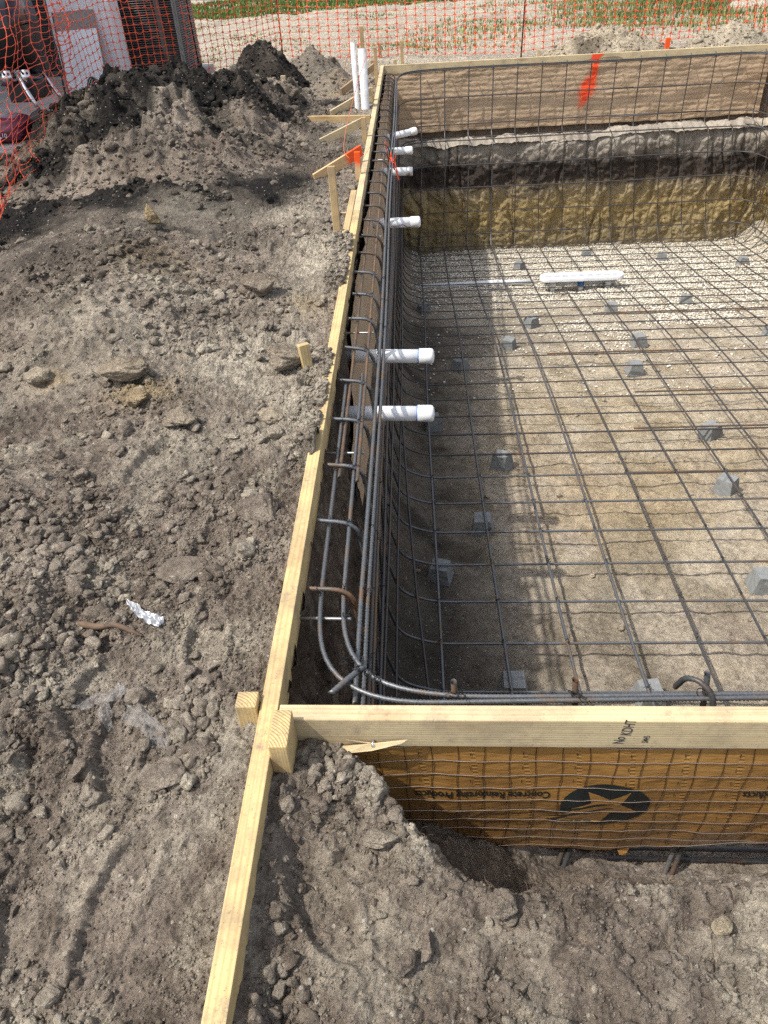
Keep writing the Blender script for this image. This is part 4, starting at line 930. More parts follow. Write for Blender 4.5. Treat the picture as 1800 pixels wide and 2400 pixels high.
# tie wire
def tie_mesh(s):
    r = np.random.default_rng(s); parts = []
    t = np.linspace(0, 2*pi, 14); parts.append(tube(np.stack([.0088*np.cos(t), .0088*np.sin(t), .002*np.sin(2*t)], 1), .0011, 4, cap=False))
    t = np.linspace(0, 1, 16); a = r.uniform(0, 6.28)
    parts.append(tube(np.stack([.008+.028*t*cos(a)*.6+.003*np.cos(t*22), .028*t*sin(a)*.6+.003*np.sin(t*22), .004+.016*t], 1), .0010, 4, cap=False))
    b = r.uniform(0, 6.28)
    parts.append(tube(np.stack([.024*t*cos(b)+.004*np.cos(t*9), .024*t*sin(b), .003+.010*np.sin(t*2.5)], 1), .0010, 4, cap=False))
    V, F = merge(parts); me = mesh('tie_wire', V, F, M_wire); S.collection.objects.unlink(me); return me.data, me
ties = [tie_mesh(s) for s in range(6)]
def put_tie(par, p, tilt=None):
    me = ties[rng.integers(0, 6)][0]; o = bpy.data.objects.new('tie_wire', me); link(o, par)
    o.location = Vector(p)-par.location; o.rotation_euler = (rng.normal()*.5 if tilt is None else tilt, rng.normal()*.4, rng.uniform(0, 6.28))
for k in range(1, 9):
    yf = .42+.276*k+.05
    for i in range(0, 7):
        if rng.random() < .85 and k+i > 1: put_tie(fm, (float(long_x(i, yf)), yf, float(bar_z(yf))+.014))
for k in range(0, 9):
    for x_ in (.084, .142): put_tie(wm, (x_, .42+.276*k, -.052))
    for z_ in (-.09, -.34, -.6, -.86): put_tie(wm, (XW+.012, .45+.276*k, z_), 1.4)
for x_ in (.405, .42, .665, .67, .93, .95): put_tie(nm, (x_, .098, -.056))
for p in ((.160, .19, -.052), (.196, .166, -.046), (.2, .17, -.05), (.235, .14, -.055), (.15, .345, -.06), (.21, .16, -.05)): put_tie(wm, p)
for me, o in ties: bpy.data.objects.remove(o)

# ------------------------------------------------------------------ concrete spacer blocks
def dobie_bm(s):
    r = np.random.default_rng(s); bm = bmesh.new()
    bmesh.ops.create_cube(bm, size=1); bmesh.ops.subdivide_edges(bm, edges=bm.edges[:], cuts=5, use_grid_fill=True)
    for v in bm.verts:
        k = v.co.z+.5; t = 1-.30*k
        v.co = Vector((v.co.x*.118*t, v.co.y*.105*(1-.2*k), (v.co.z+.5)*.098))
        if k > .99 and abs(v.co.y) < .012: v.co.z -= .007
        v.co += Vector(r.normal(0, .0007, 3))
    return bm
DOB = [(.72, 1.10, 'concrete spacer block nearest the middle of the near board, top face in view'), (1.265, 1.045, 'concrete spacer block behind the ink stamped end of the near board'),
       (.437, 1.87, 'concrete spacer block in the deep shade beside the side wall'), (2.0, 1.75, 'chipped concrete spacer block at the right frame edge'),
       (.690, 2.28, 'concrete spacer block half in shade, third from the near board'), (.865, 2.97, 'concrete spacer block at the shadow edge, level with the second white pipe'),
       (2.13, 2.62, 'square concrete spacer block beside a lapped rusty bar'), (2.27, 3.30, 'tilted concrete spacer block in the sunny middle of the floor'),
       (.45, 3.55, 'concrete spacer block just behind the nearest white pipe cap'), (2.05, 4.40, 'wedge shaped concrete spacer block on the tan sand'),
       (.70, 4.60, 'concrete spacer block in the shade past the white pipe caps'), (1.14, 5.06, 'concrete spacer block by the shadow edge in the tan sand'),
       (2.25, 5.03, 'concrete spacer block by a patch of pale gravel'), (3.43, 5.2, 'concrete spacer block cut by the right edge past the gravel'),
       (.43, 6.35, 'concrete spacer block deep in shade near the far end of the side wall'), (1.43, 5.72, 'concrete spacer block just in front of the white drain'),
       (2.27, 6.10, 'concrete spacer block below the right leg of the drain'), (3.05, 6.30, 'concrete spacer block right of the drain on dark sand'),
       (1.62, 8.05, 'concrete spacer block behind the left end of the drain'), (2.52, 8.50, 'concrete spacer block closest to the far wall'),
       (3.37, 8.20, 'concrete spacer block on gravel behind the right end of the drain'), (4.20, 7.85, 'concrete spacer block on gravel nearest the far right corner')]
protos = []
for s in range(3):
    bm = dobie_bm(s); me = bpy.data.meshes.new('spacer_block'); bm.to_mesh(me); bm.free(); me.materials.append(M_con); protos.append(me)
for i, (x_, y_, lb) in enumerate(DOB):
    o = bpy.data.objects.new('spacer_block', protos[i % 3]); link(o); tag(o, lb, 'spacer block', 'concrete blocks holding up the floor bars')
    o.location = (x_, y_, float(bar_z(y_))-.105); o.rotation_euler = (rng.normal()*.05, rng.normal()*.05, rng.normal()*.35+(.5 if i % 4 == 2 else 0)); o.scale = (1.05, 1.05, 1)

# ------------------------------------------------------------------ pipes
def pvc(x0, x1, y0, y1, z0, z1, r, label, ring=M_blue, capped=True):
    p0, p1 = np.array([x0, y0, z0]), np.array([x1, y1, z1]); d_ = (p1-p0)/np.linalg.norm(p1-p0)
    t = thing('stub_pipe', tuple(p0), label, 'pipe', 'capped white pipes through the side wall')
    V, F = tube([p0, p0*.5+p1*.5, p1-d_*.02], r, 28); mesh('pipe', V, F, M_pvc, t, True)
    if capped:
        k = np.array([0, .0, .048, .053, .059, .064, .067]); rr = r*np.array([1.0, 1.13, 1.13, 1.12, 1.04, .80, .10])
        V, F = tube([p1-d_*.05+d_*q for q in k], rr, 28); c = mesh('cap', V, F, M_pvc, t, True)
        if ring: V, F = tube([p1-d_*.0535, p1-d_*.0495], r*1.10, 28); mesh('glue_ring', V, F, ring, c, True)
    return t
pvc(.0, .405, 2.14, 2.10, -.245, -.24, .030, 'second white stub pipe, cap ringed with blue, grey smear on its side')
pvc(.0, .392, 1.665, 1.64, -.262, -.262, .030, 'nearest white stub pipe with wide cap and blue ring, crossing two long bars')
t3 = pvc(.06, .375, 4.05, 4.05, -.245, -.245, .031, 'white stub pipe scrawled with a purple primer line', None)
s_ = np.linspace(0, 1, 30); P = np.stack([.20+.13*s_, 4.05-.0315*np.cos(.6*np.sin(s_*9)*s_+.5), -.245-.031*np.sin(.6*np.sin(s_*9)*s_+.5)+.001], 1)
V, F = tube(P, .0022, 6); mesh('primer_line', V, F, simple('purple_primer', (.06, .035, .13), .5), t3, True)
t4 = pvc(.06, .345, 5.33, 5.30, -.235, -.235, .030, 'white stub pipe sealed with crinkled silver tape', None, False)
V, F = tube([(.30, 5.305, -.235), (.32, 5.303, -.235), (.348, 5.30, -.235), (.350, 5.30, -.235)], [.0315, .033, .0315, .004], 20); mesh('tape', V, F, M_foil, t4, False)
pvc(.04, .34, 6.02, 6.0, -.24, -.235, .030, 'white capped stub pipe between the taped pipe and the tilted pipe', None)
pvc(.06, .385, 6.70, 6.78, -.275, -.235, .030, 'tilted white capped stub pipe nearest the far paper', None)
def riser(x_, y_, z1, r, lean, label):
    t = thing('riser_pipe', (x_, y_, -.2), label, 'pipe')
    a, b = np.array([x_, y_, -.25]), np.array([x_+lean[0], y_+lean[1], z1])
    k = np.array([a, b, b, b-(b-a)*.15]); V, F = tube(k, [r, r, r*.86, r*.84], 24, cap=False); mesh('pipe', V, F, M_pvcd, t, True)
    return t
riser(-.138, 6.70, .50, .0235, (-.012, .05), 'thinner upright white plastic pipe by the side form')
riser(-.066, 6.68, .455, .038, (-.005, .04), 'thicker stained upright plastic pipe by the side form')
V, F = tube([(-.215, 5.50, -.10), (-.1, 5.49, -.095), (.03, 5.48, -.09)], .028, 20); tag(mesh('drain_pipe', V, F, M_grey, None, True), 'short brown grey pipe lying in the soil under the lower brace', 'pipe')
P = [(-.06, 4.30, .10), (-.105, 4.33, .11), (-.11, 4.6, .17), (-.09, 5.3, .26), (-.055, 6.0, .36), (-.015, 6.5, .44), (-.02, 6.72, .49), (-.06, 6.75, .505), (-.15, 6.72, .49), (-.21, 6.76, .40), (-.25, 6.8, .28)]
V, F = tube(smooth_path(P, 80), .0022, 6); tag(mesh('string_line', V, F, M_string, None, True), 'thin rusty orange string looped from the sprayed stake over the white pipes', 'string')

dr = thing('floor_drain', (2.2, 7.25, -1.9), 'long white channel drain on three pipe legs at the deep end', 'drain')
def stadium(L_, w_, z0, z1, bev):
    th = np.linspace(-pi/2, pi/2, 12); o_ = [(L_/2-w_/2+w_/2*cos(a), w_/2*sin(a)) for a in th]+[(-L_/2+w_/2-w_/2*cos(a), -w_/2*sin(a)) for a in th]
    O = np.array(o_); n_ = len(O); rings = [(O*(1-.0), z0), (O, z1-bev)]
    sc2 = lambda k: O*np.array([1-2*k/L_, 1-2*k/w_])
    rings += [(sc2(bev), z1), (sc2(.022), z1), (sc2(.024), z1-.012), (sc2(w_*.48), z1-.012)]
    V = np.concatenate([np.c_[a, np.full(n_, z)] for a, z in rings]); i = np.arange(len(V)).reshape(-1, n_); j = np.roll(i, -1, 1)
    return V, np.stack([i[:-1], j[:-1], j[1:], i[1:]], -1).reshape(-1, 4)
V, F = stadium(.91, .165, -1.835, -1.787, .01); mesh('cover', V+[2.165, 7.08, 0], F, M_pvc, dr, False)
for i in range(9): mesh('slot', np.array([(-.03, -.03, 0), (.03, -.03, 0), (.03, .03, 0), (-.03, .03, 0)])+[2.165+(i-4)*.09, 7.08, -1.7975], np.array([[0, 1, 2, 3]]), simple('drain_slot', (.45, .46, .5), .4), dr)
for x_ in (1.86, 2.165, 2.46):
    V, F = tube([(x_, 7.08, -1.832), (x_, 7.08, -2.03)], .030, 20); lg = mesh('leg', V, F, M_pvc, dr, True)
    V, F = tube([(x_, 7.08, -1.865), (x_, 7.08, -1.92)], .036, 20); mesh('collar', V, F, M_blue if x_ == 2.165 else M_pvc, lg, True)
V, F = tube([(2.55, 7.14, -1.91), (1.78, 7.14, -1.91)], .024, 16); mesh('cross_pipe', V, F, M_pvc, dr, True)
V, F = tube([(1.66, 7.30, -1.935), (1.2, 7.36, -1.952), (.72, 7.42, -1.985), (.35, 7.44, -2.0)], .030, 16); mesh('feed_pipe', V, F, M_pvc, dr, True)

# ------------------------------------------------------------------ litter and roots on the near soil
def ribbon(path, widths, seed, thick=.004, m=M_film):
    P = smooth_path(path, 60); T = np.gradient(P, axis=0); T /= np.linalg.norm(T, axis=1)[:, None]
    Nn = np.cross(T, [0, 0, 1.]); wv = np.interp(np.linspace(0, 1, 60), np.linspace(0, 1, len(widths)), widths)
    q = np.linspace(-1, 1, 14); r = np.random.default_rng(seed)
    V = P[:, None]+Nn[:, None]*(wv[:, None]*q[None])[..., None]
    uu, vv = np.meshgrid(np.linspace(0, 12, 60), q*2.2, indexing='ij')
    V[..., 2] += thick*(fbm(uu, vv, .9, 4, seed)+np.abs(vnoise(uu*.5, vv*3, seed+3))*1.5)
    gh = ground_h(V[..., 0], V[..., 1]); V[..., 2] = np.maximum(V[..., 2], gh+.002)
    return V.reshape(-1, 3), gridF(60, 14)
def gz(x, y, o_=.004): return (x, y, float(ground_h(np.array([x]), np.array([y]))[0])+o_)
parts = [ribbon([gz(-.44, .085), gz(-.40, .10), gz(-.36, .105), gz(-.325, .118)], [.004, .018, .020, .012], 3, .006),
         ribbon([gz(-.345, .135), gz(-.325, .10), gz(-.285, .055), gz(-.25, .03), gz(-.21, -.01), gz(-.19, -.035)], [.012, .022, .026, .018, .022, .006], 4, .008),
         ribbon([gz(-.36, .09), gz(-.35, .05), gz(-.335, .03)], [.006, .018, .010], 5, .006)]
mv, mf = merge(parts); tag(mesh('plastic_film', mv, mf, M_film, None, True), 'torn strip of clear crinkled plastic film on the soil', 'plastic film')
V, F = ribbon([gz(-.40, .392, .006), gz(-.375, .37, .008), gz(-.35, .335, .010), gz(-.32, .325, .010), gz(-.292, .318, .008)], [.004, .012, .010, .016, .018], 8, .006)
tag(mesh('foil_wrapper', V, F, M_foil, None, True), 'crumpled silver foil wrapper lying on the brown soil', 'wrapper')
P = [gz(-.50, .318, .010), gz(-.45, .31, .012), gz(-.41, .312, .012), gz(-.37, .298, .012), gz(-.335, .29, .006)]
V, F = tube(smooth_path(P, 24), np.interp(np.linspace(0, 1, 24), [0, .1, .8, 1], [.004, .009, .006, .002]), 10); tag(mesh('twig', V, F, M_twig, None, True), 'short dark brown twig beside the silver wrapper', 'twig')
roots = []
def add_root(x, y, L_, r_=.0009, hang=None):
    a = rng.uniform(0, 6.28); P = []
    for i in range(9):
        if hang is None:
            P.append(gz(x, y, .0005+.006*sin(i/8*pi)*rng.random()-.003*(i in (0, 8)))); a += rng.normal()*.5; x += L_/8*cos(a); y += L_/8*sin(a)
    roots.append(tube(smooth_path(P, 20), r_, 4, cap=False))
for i in range(95):
    if i < 75: x, y = rng.uniform(-.75, -.05), rng.uniform(-.5, 1.0)
    else: x, y = rng.uniform(.09, 1.0), rng.uniform(-.5, -.28)
    add_root(x, y, rng.uniform(.012, .055), np.linspace(1, .35, 20)*rng.uniform(.0004, .00095))
mv, mf = merge(roots); tag(mesh('root_hairs', mv, mf, M_root, None, True), 'thin pale roots and straws in the loose soil', 'roots', kind='stuff')
roots = []
for i in range(420):
    y_ = .05+1.9*rng.random()**1.4; z_ = rng.uniform(-.95, -.1); x_ = float(leftP(np.array(y_), np.array(z_))[0])+.01; a = rng.normal()*.9-1.57; P = []; ll = rng.uniform(.03, .14)
    for k in range(8):
        P.append((x_+.006+.018*sin(k/7*pi)*rng.random(), y_, z_)); a += rng.normal()*.45; y_ += ll/7*cos(a); z_ += ll/7*sin(a)
    roots.append(tube(np.array(P), rng.uniform(.0004, .0011), 4, cap=False))
for i in range(30):
    x_ = rng.uniform(.22, .95); y_ = float(edge_y(x_))-.01; P = []; a = rng.uniform(.3, 2.8)
    for k in range(7): P.append((x_, y_, float(ground_h(np.array([x_]), np.array([y_]))[0])+.002+.004*k if k < 4 else P[-1][2]-.002)); x_ += .006*cos(a); y_ += .006*sin(a); a += rng.normal()*.4
    roots.append(tube(np.array(P), .0006, 4, cap=False))
mv, mf = merge(roots); tag(mesh('wall_roots', mv, mf, M_rootd, None, True), 'fine dark roots hanging from the soil face under the long board', 'roots', kind='stuff')

# ------------------------------------------------------------------ safety fence
PTS = [(-2.66, 6.30), (-2.62, 6.9), (-2.55, 7.5), (-2.50, 8.0), (-2.36, 8.5), (-2.13, 9.15), (-1.34, 10.55), (.2, 10.45), (1.77, 10.2), (3.5, 10.35), (5.1, 10.75), (7.0, 11.4)]
pd = np.r_[0, np.cumsum(np.hypot(*np.diff(np.array(PTS), axis=0).T))]
fs = thing('safety_fence', (-2.66, 6.3, 0), 'orange plastic mesh safety fence strung on thin dark rods round the site', 'fence')
def netP(s, v):
    x = np.interp(s, pd, [p[0] for p in PTS]); y = np.interp(s, pd, [p[1] for p in PTS])
    zb = np.interp(s, pd, [.05, .10, .12, .10, .05, .0, .0, -.02, -.02, .0, .06, .1])
    left = sm(1.2, 0., s)*.6
    lat = (.05+.05*left)*fbm(s, v, .9, 3, 601)+.10*np.exp(-(v/.16)**2)*vnoise(s*1.7, v*2, 605)*(.4+left)
    slump = .10*sm(pd[9]-.6, pd[10]+.2, s)+.03*vnoise(s*1.1, 0*s, 607)*(1+1.5*left)
    z = zb+v*(1-.10*left)-slump*np.cos(np.clip(v, 0, 1.1)/1.1*pi/2)*.6+.016*vnoise(s*2.4, v*3, 609)+.045*left*vnoise(s*1.3, v*1.6, 611)
    ds = .045*fbm(s, v, 1.2, 2, 613)*(.35+left)+.05*left*np.sin(v*4)
    tx = np.interp(s+.05, pd, [p[0] for p in PTS])-x; ty = np.interp(s+.05, pd, [p[1] for p in PTS])-y; l_ = np.hypot(tx, ty)+1e-9; tx, ty = tx/l_, ty/l_
    bw = sm(pd[9]+.3, pd[10], s)
    return np.stack([x+ds*tx-lat*ty, y+ds*ty+lat*tx-.18*bw*np.exp(-(v/.2)**2), np.maximum(z, zb-.06)], -1)
CW, CH = .126, .069
ni, nj = int(pd[-1]/CW), 17
ii, jj = np.meshgrid(np.arange(ni), np.arange(nj), indexing='ij')
ss, vv = ii*CW, jj*CH
Pn = netP(ss, vv)
Ut = netP(ss+.01, vv)-netP(ss-.01, vv); Ut /= np.linalg.norm(Ut, axis=-1, keepdims=True)
Vt = netP(ss, vv+.01)-netP(ss, vv-.01); Vt /= np.linalg.norm(Vt, axis=-1, keepdims=True)
star = [(.021, 0), (.006, .0065), (0, .023), (-.006, .0065), (-.021, 0), (-.006, -.0065), (0, -.023), (.006, -.0065)]
K = ni*nj; SV = np.stack([Pn+a*Ut+b*Vt for a, b in star]+[Pn], -2).reshape(-1, 3)
SF = (np.array([[8, 7, 0, 1], [8, 1, 2, 3], [8, 3, 4, 5], [8, 5, 6, 7]])[None]+np.arange(K)[:, None, None]*9).reshape(-1, 4)
parts = [(SV, SF)]
def strands(s0, v0, s1, v1, wd, across, sag):
    t = np.linspace(.06, .94, 5); n_ = len(s0)
    s_ = s0[:, None]+(s1-s0)[:, None]*t; v_ = v0[:, None]+(v1-v0)[:, None]*t
    p = netP(s_, v_); p[..., 2] += sag*np.sin(t*pi)[None]*rng.normal(.6, .8, n_)[:, None]
    wdt = wd*np.array([2.0, 1.05, .9, 1.05, 2.0])/2
    q = np.stack([p-across[:, None]*wdt[None, :, None], p+across[:, None]*wdt[None, :, None]], 2).reshape(n_, 10, 3)
    f = np.array([[0, 1, 3, 2], [2, 3, 5, 4], [4, 5, 7, 6], [6, 7, 9, 8]])
    return q.reshape(-1, 3), (f[None]+np.arange(n_)[:, None, None]*10).reshape(-1, 4)
a, b = ii[:, :-1].ravel(), jj[:, :-1].ravel(); parts.append(strands(a*CW, b*CH, a*CW, (b+1)*CH, .0075, Ut[:, :-1].reshape(-1, 3), 0))
a, b = ii[:-1].ravel(), jj[:-1].ravel(); parts.append(strands(a*CW, b*CH, (a+1)*CW, b*CH, .0046, Vt[:-1].reshape(-1, 3), -.010))
def netL(u, v):                                  # loose end of the net, falling forward over the soil
    k = np.array([0, .28, .52, .76, 1.0])
    T = np.array([(-2.641, 6.878, .983), (-2.742, 6.448, 1.011), (-2.785, 5.959, 1.039), (-2.869, 5.591, 1.062), (-2.954, 5.223, 1.086)])
    B = np.array([(-2.649, 6.257, .06), (-2.357, 5.123, .11), (-2.131, 4.041, .10), (-1.915, 3.09, .02), (-1.808, 2.377, -.03)])
    t_ = np.stack([np.interp(u, k, T[:, q]) for q in range(3)], -1); b_ = np.stack([np.interp(u, k, B[:, q]) for q in range(3)], -1)
    w_ = v**(1+.5*(1-u)*0); e = w_[..., None]
    p = b_+(t_-b_)*e
    bel = np.sin(np.clip(v, 0, 1)*pi)
    p[..., 2] -= .16*bel*u; p[..., 0] += .05*fbm(u*3, v*3, 1.3, 3, 651)*(1-.3*v)+.02*np.sin(u*21+v*5); p[..., 1] += .10*fbm(u*3, v*3, 1.1, 3, 653); p[..., 2] += .035*fbm(u*3, v*3, 1.6, 3, 655)*(1-v)
    return p
def net_piece(fn, nu, nv):
    I, J = np.meshgrid(np.arange(nu), np.arange(nv), indexing='ij'); U, W = I/(nu-1), J/(nv-1); P = fn(U, W)
    Uv = fn(U+.004, W)-fn(U-.004, W); Uv /= np.linalg.norm(Uv, axis=-1, keepdims=True); Vv = fn(U, W+.004)-fn(U, W-.004); Vv /= np.linalg.norm(Vv, axis=-1, keepdims=True)
    o = [(np.stack([P+a*Uv+b*Vv for a, b in star]+[P], -2).reshape(-1, 3), (np.array([[8, 7, 0, 1], [8, 1, 2, 3], [8, 3, 4, 5], [8, 5, 6, 7]])[None]+np.arange(nu*nv)[:, None, None]*9).reshape(-1, 4))]
    t = np.linspace(.06, .94, 5)
    for (a, b, A, du_, dv_, wd, sg) in ((I[:, :-1].ravel(), J[:, :-1].ravel(), Uv[:, :-1].reshape(-1, 3), 0, 1, .0075, 0), (I[:-1].ravel(), J[:-1].ravel(), Vv[:-1].reshape(-1, 3), 1, 0, .0050, -.012)):
        p = fn((a[:, None]+du_*t)/(nu-1), (b[:, None]+dv_*t)/(nv-1)); n_ = len(a); p[..., 2] += sg*np.sin(t*pi)[None]*rng.normal(.7, .8, n_)[:, None]
        wdt = wd*np.array([2.0, 1.05, .9, 1.05, 2.0])/2
        qd = np.stack([p-A[:, None]*wdt[None, :, None], p+A[:, None]*wdt[None, :, None]], 2).reshape(n_, 10, 3)
        o.append((qd.reshape(-1, 3), (np.array([[0, 1, 3, 2], [2, 3, 5, 4], [4, 5, 7, 6], [6, 7, 9, 8]])[None]+np.arange(n_)[:, None, None]*10).reshape(-1, 4)))
    return o
parts += net_piece(netL, 15, 24)
mv, mf = merge(parts); net = mesh('net', mv, mf, M_net, fs, False)
md = net.modifiers.new('solid', 'SOLIDIFY'); md.thickness = .0016
for (x_, y_, lean, h_) in ((-2.66, 6.28, (-.03, .25), .95), (-2.13, 9.17, (-.03, 0), 1.15), (-1.335, 10.57, (-.005, 0), 1.15), (1.775, 10.22, (.03, 0), 1.15), (5.1, 10.8, (.02, 0), 1.15)):
    V, F = tube([(x_, y_, -.2), (x_+lean[0], y_+lean[1], h_)], .0095, 8); mesh('post', V, F, M_post, fs, True)

# ------------------------------------------------------------------ by the house: patio, units, grill
def boxm(x0, x1, y0, y1, z0, z1): return np.array([(x0, y0, z0), (x1, y0, z0), (x1, y1, z0), (x0, y1, z0), (x0, y0, z1), (x1, y0, z1), (x1, y1, z1), (x0, y1, z1)]), np.array([[0, 3, 2, 1], [4, 5, 6, 7], [0, 1, 5, 4], [1, 2, 6, 5], [2, 3, 7, 6], [3, 0, 4, 7]])
def bev(x0, x1, y0, y1, z0, z1, name, m, par=None, b=.01):
    return bm_obj(name, boxbm(x1-x0, y1-y0, z1-z0, b, 2), m, par, Matrix.Translation(((x0+x1)/2, (y0+y1)/2, (z0+z1)/2)))
pt = bev(-5.2, -2.72, 5.55, 9.0, -.15, .0, 'patio', M_patio); tag(pt, 'grey concrete patio strip under the grill', 'patio', kind='structure')
def ac_unit(x0, x1, y0, y1, z0, h, label, panel):
    t = thing('ac_condenser', ((x0+x1)/2, (y0+y1)/2, z0), label, 'air conditioner')
    bev(x0+.025, x1-.025, y0+.025, y1-.025, z0, z0+h, 'core', M_black, t)
    bev(x0, x1, y0, y1, z0-.002, z0+.045, 'base_pan', M_acdark, t); bev(x0-.004, x1+.004, y0-.004, y1+.004, z0+h, z0+h+.06, 'top_cap', M_acdark, t)
    for px, py in ((x0+.02, y0+.02), (x1-.02, y0+.02), (x1-.02, y1-.02), (x0+.02, y1-.02)): bev(px-.02, px+.02, py-.02, py+.02, z0+.04, z0+h, 'corner_post', panel if px > x1-.1 else M_acdark, t, .006)
    mx_ = x1-(x1-x0)*.24; bev(mx_-.03, mx_+.03, y0-.004, y0+.02, z0+.045, z0+h, 'divider', M_acdark, t, .004)
    zs = np.arange(z0+.06, z0+h-.01, .0215); pr = [boxm(x0+.04, x1-.04, y0, y0+.014, z_, z_+.0105) for z_ in zs]
    mv, mf = merge(pr); mesh('grille', mv, mf, M_acdark, t)
    pr = [boxm(x1-.014, x1, y0+.04, y1-.04, z_, z_+.0115) for z_ in zs]+[boxm(x1-.013, x1-.002, y_, y_+.010, z0+.05, z0+h) for y_ in np.arange(y0+.06, y1-.05, .045)]
    mv, mf = merge(pr); mesh('grille', mv, mf, panel, t)
    return t
def pad(x0, x1, y0, y1, z1, label): tag(bev(x0, x1, y0, y1, -.12, z1, 'equipment_pad', M_slab, None, .012), label, 'concrete pad')
pad(-3.1, -2.09, 8.56, 9.75, .075, 'thick concrete pad under the right condenser'); pad(-4.75, -3.5, 8.95, 10.1, .095, 'concrete pad under the left condenser')
ac_unit(-2.98, -2.165, 8.67, 9.44, .085, .95, 'dark louvred condenser right of the white stucco wall', M_acgrey)
ac_unit(-4.55, -3.70, 9.08, 9.9, .105, .95, 'dark louvred condenser behind the grill', M_acgrey)
hs_ = thing('house', (-5.6, 9, 0), 'unseen white stucco house wall, its wide eave shaped to shade the patio', 'house')
bev(-5.9, -5.5, 5.2, 9.2, -.2, 3.0, 'wall', M_stucco, hs_); bev(-5.9, -4.05, 4.6, 9.3, 3.0, 3.16, 'roof', M_acgrey, hs_)  # out of view; eave depth and roof length sized for the shade they cast
sw = bev(-3.30, -2.66, 8.0, 8.32, -.1, 1.7, 'stucco_wall', M_stucco, None, .012); tag(sw, 'white rough stucco wall end between the two condensers', 'wall')
lb_ = thing('marble_board', (-2.9, 7.9, .0), 'white marble patterned board with grey top strip leaning on the stucco wall', 'board')
Mx, Ln = frame((-2.97, 7.70, .0), (-3.02, 7.97, .78), (.12, -1, 0)); bm_obj('panel', boxbm(Ln*.80, .40, .018, .002), M_marble, lb_, Mx @ Matrix.Translation((-Ln*.10, 0, 0)))
bm_obj('top_strip', boxbm(Ln*.20, .40, .020, .002), M_strip, lb_, Mx @ Matrix.Translation((Ln*.40, 0, 0)))
bm_obj('edge_trim', boxbm(Ln, .012, .026, .002), M_grey, lb_, Mx @ Matrix.Translation((0, .207, 0)))
bm_obj('edge_trim', boxbm(Ln*.8, .012, .026, .002), M_acgrey, lb_, Mx @ Matrix.Translation((-Ln*.1, -.207, 0)))

gr_ = thing('grill', (-3.1, 6.4, 0), 'black barrel gas grill on chrome legs with black wheels', 'grill')
prof = [(a, .27*cos(a), .66+.23*sin(a)) for a in np.linspace(0, 2*pi, 25)[:-1]]
def barrel(x0, x1, a0, a1, name, zc, ry, rz, m):
    th = np.linspace(a0, a1, 20); Vv = []
    for x_, k in ((x0, .02), (x0, .97), (x0+.02, 1), (x1-.02, 1), (x1, .97), (x1, .02)): Vv.append(np.stack([np.full(20, x_), 6.42+ry*k*np.cos(th), zc+rz*k*np.sin(th)], 1))
    return mesh(name, np.concatenate(Vv), gridF(6, 20), m, gr_, True)
barrel(-3.70, -2.86, -.05, pi+.05, 'lid', .80, .29, .27, simple('gloss_black', (.012, .013, .018), .18)); barrel(-3.70, -2.86, pi, 2*pi, 'firebox', .79, .29, .36, M_black)
V, F = tube([(-3.5, 6.10, .885), (-2.92, 6.10, .895)], .010, 10); mesh('handle', V, F, M_steel, gr_, True)
for x0 in (-3.02, -2.86):
    V, F = boxm(x0-.06, x0+.05, 6.10, 6.115, .39, .50); sh = mesh('heat_shield', V, F, M_steel, gr_)
    for q in range(3):
        t_ = np.linspace(0, 2*pi, 13)[:-1]; mesh('hole', np.stack([x0-.04+.035*q+.011*np.cos(t_), np.full(12, 6.0985), .475+.011*np.sin(t_)], 1), [list(range(12))], M_black, sh)
bev(-3.05, -2.83, 6.12, 6.5, .26, .40, 'burner_box', M_black, gr_)
for a_, b_ in (((-2.93, 6.10, .50), (-2.75, 6.02, .12)), ((-2.86, 6.45, .44), (-2.68, 6.42, .14)), ((-3.6, 6.12, .5), (-3.75, 6.05, .0)), ((-3.6, 6.7, .5), (-3.75, 6.75, .0))):
    V, F = tube([a_, b_], .016, 12); mesh('leg', V, F, M_steel, gr_, True)
for x_, y_ in ((-2.78, 6.0), (-2.66, 6.42)):
    yy = np.array([-.028, -.028, -.02, .02, .028, .028]); rr_ = np.array([.03, .095, .108, .108, .095, .03])
    V, F = tube(np.stack([x_+0*yy, y_+yy, .11+0*yy], 1)+np.array([[0, 1e-5*i, 0] for i in range(6)]), rr_, 28); wl = mesh('wheel', V, F, M_black, gr_, True)
    V, F = tube([(x_, y_-.031, .11), (x_, y_-.024, .11)], .022, 14); mesh('hub', V, F, M_acgrey, wl, True)
bgm = thing('bag', (-3.2, 6.0, .0), 'plum coloured plastic bag lying on the patio under the grill', 'bag')
V, F = ico(4); k = np.sign(V)*np.abs(V)**np.array([.55, .6, .8]); V = k*np.array([.34, .20, .10])*(1+.10*n3(V, 3, 7)[:, None]+.05*n3(V, 8, 8)[:, None])
mesh('sack', V+[-3.22, 5.98, .10], F, M_bag, bgm, True)
def on_bag(cx_, cz, rot, s_=1.):
    c, n_ = cos(rot), sin(rot); return lambda a, b: (cx_+a*c-b*n_, 5.775-.004, cz+a*n_+b*c)
V, F = text_mesh('URCI', .11); fn = on_bag(-3.16, .125, -.9); o = mesh('print', [fn(a, b) for a, b, _ in V], F, M_bagt, bgm)
V, F = text_mesh('10', .05); fn = on_bag(-3.03, .075, -.15); mesh('print', [fn(a, b) for a, b, _ in V], F, M_bagt, bgm)
hs = []
for i in range(4):
    t = np.linspace(0, 2*pi, 24); hs.append(tube(np.stack([-2.72+.0*t+.06*np.cos(t)+.01*i, 7.2+.05*np.sin(t)*.4+.02*i, .16+.13*np.sin(t)*(1-.1*i)], 1), .008, 6, cap=False))
mv, mf = merge(hs); tag(mesh('garden_hose', mv, mf, M_hose, None, True), 'loose coil of dark green hose by the leaning board', 'hose')

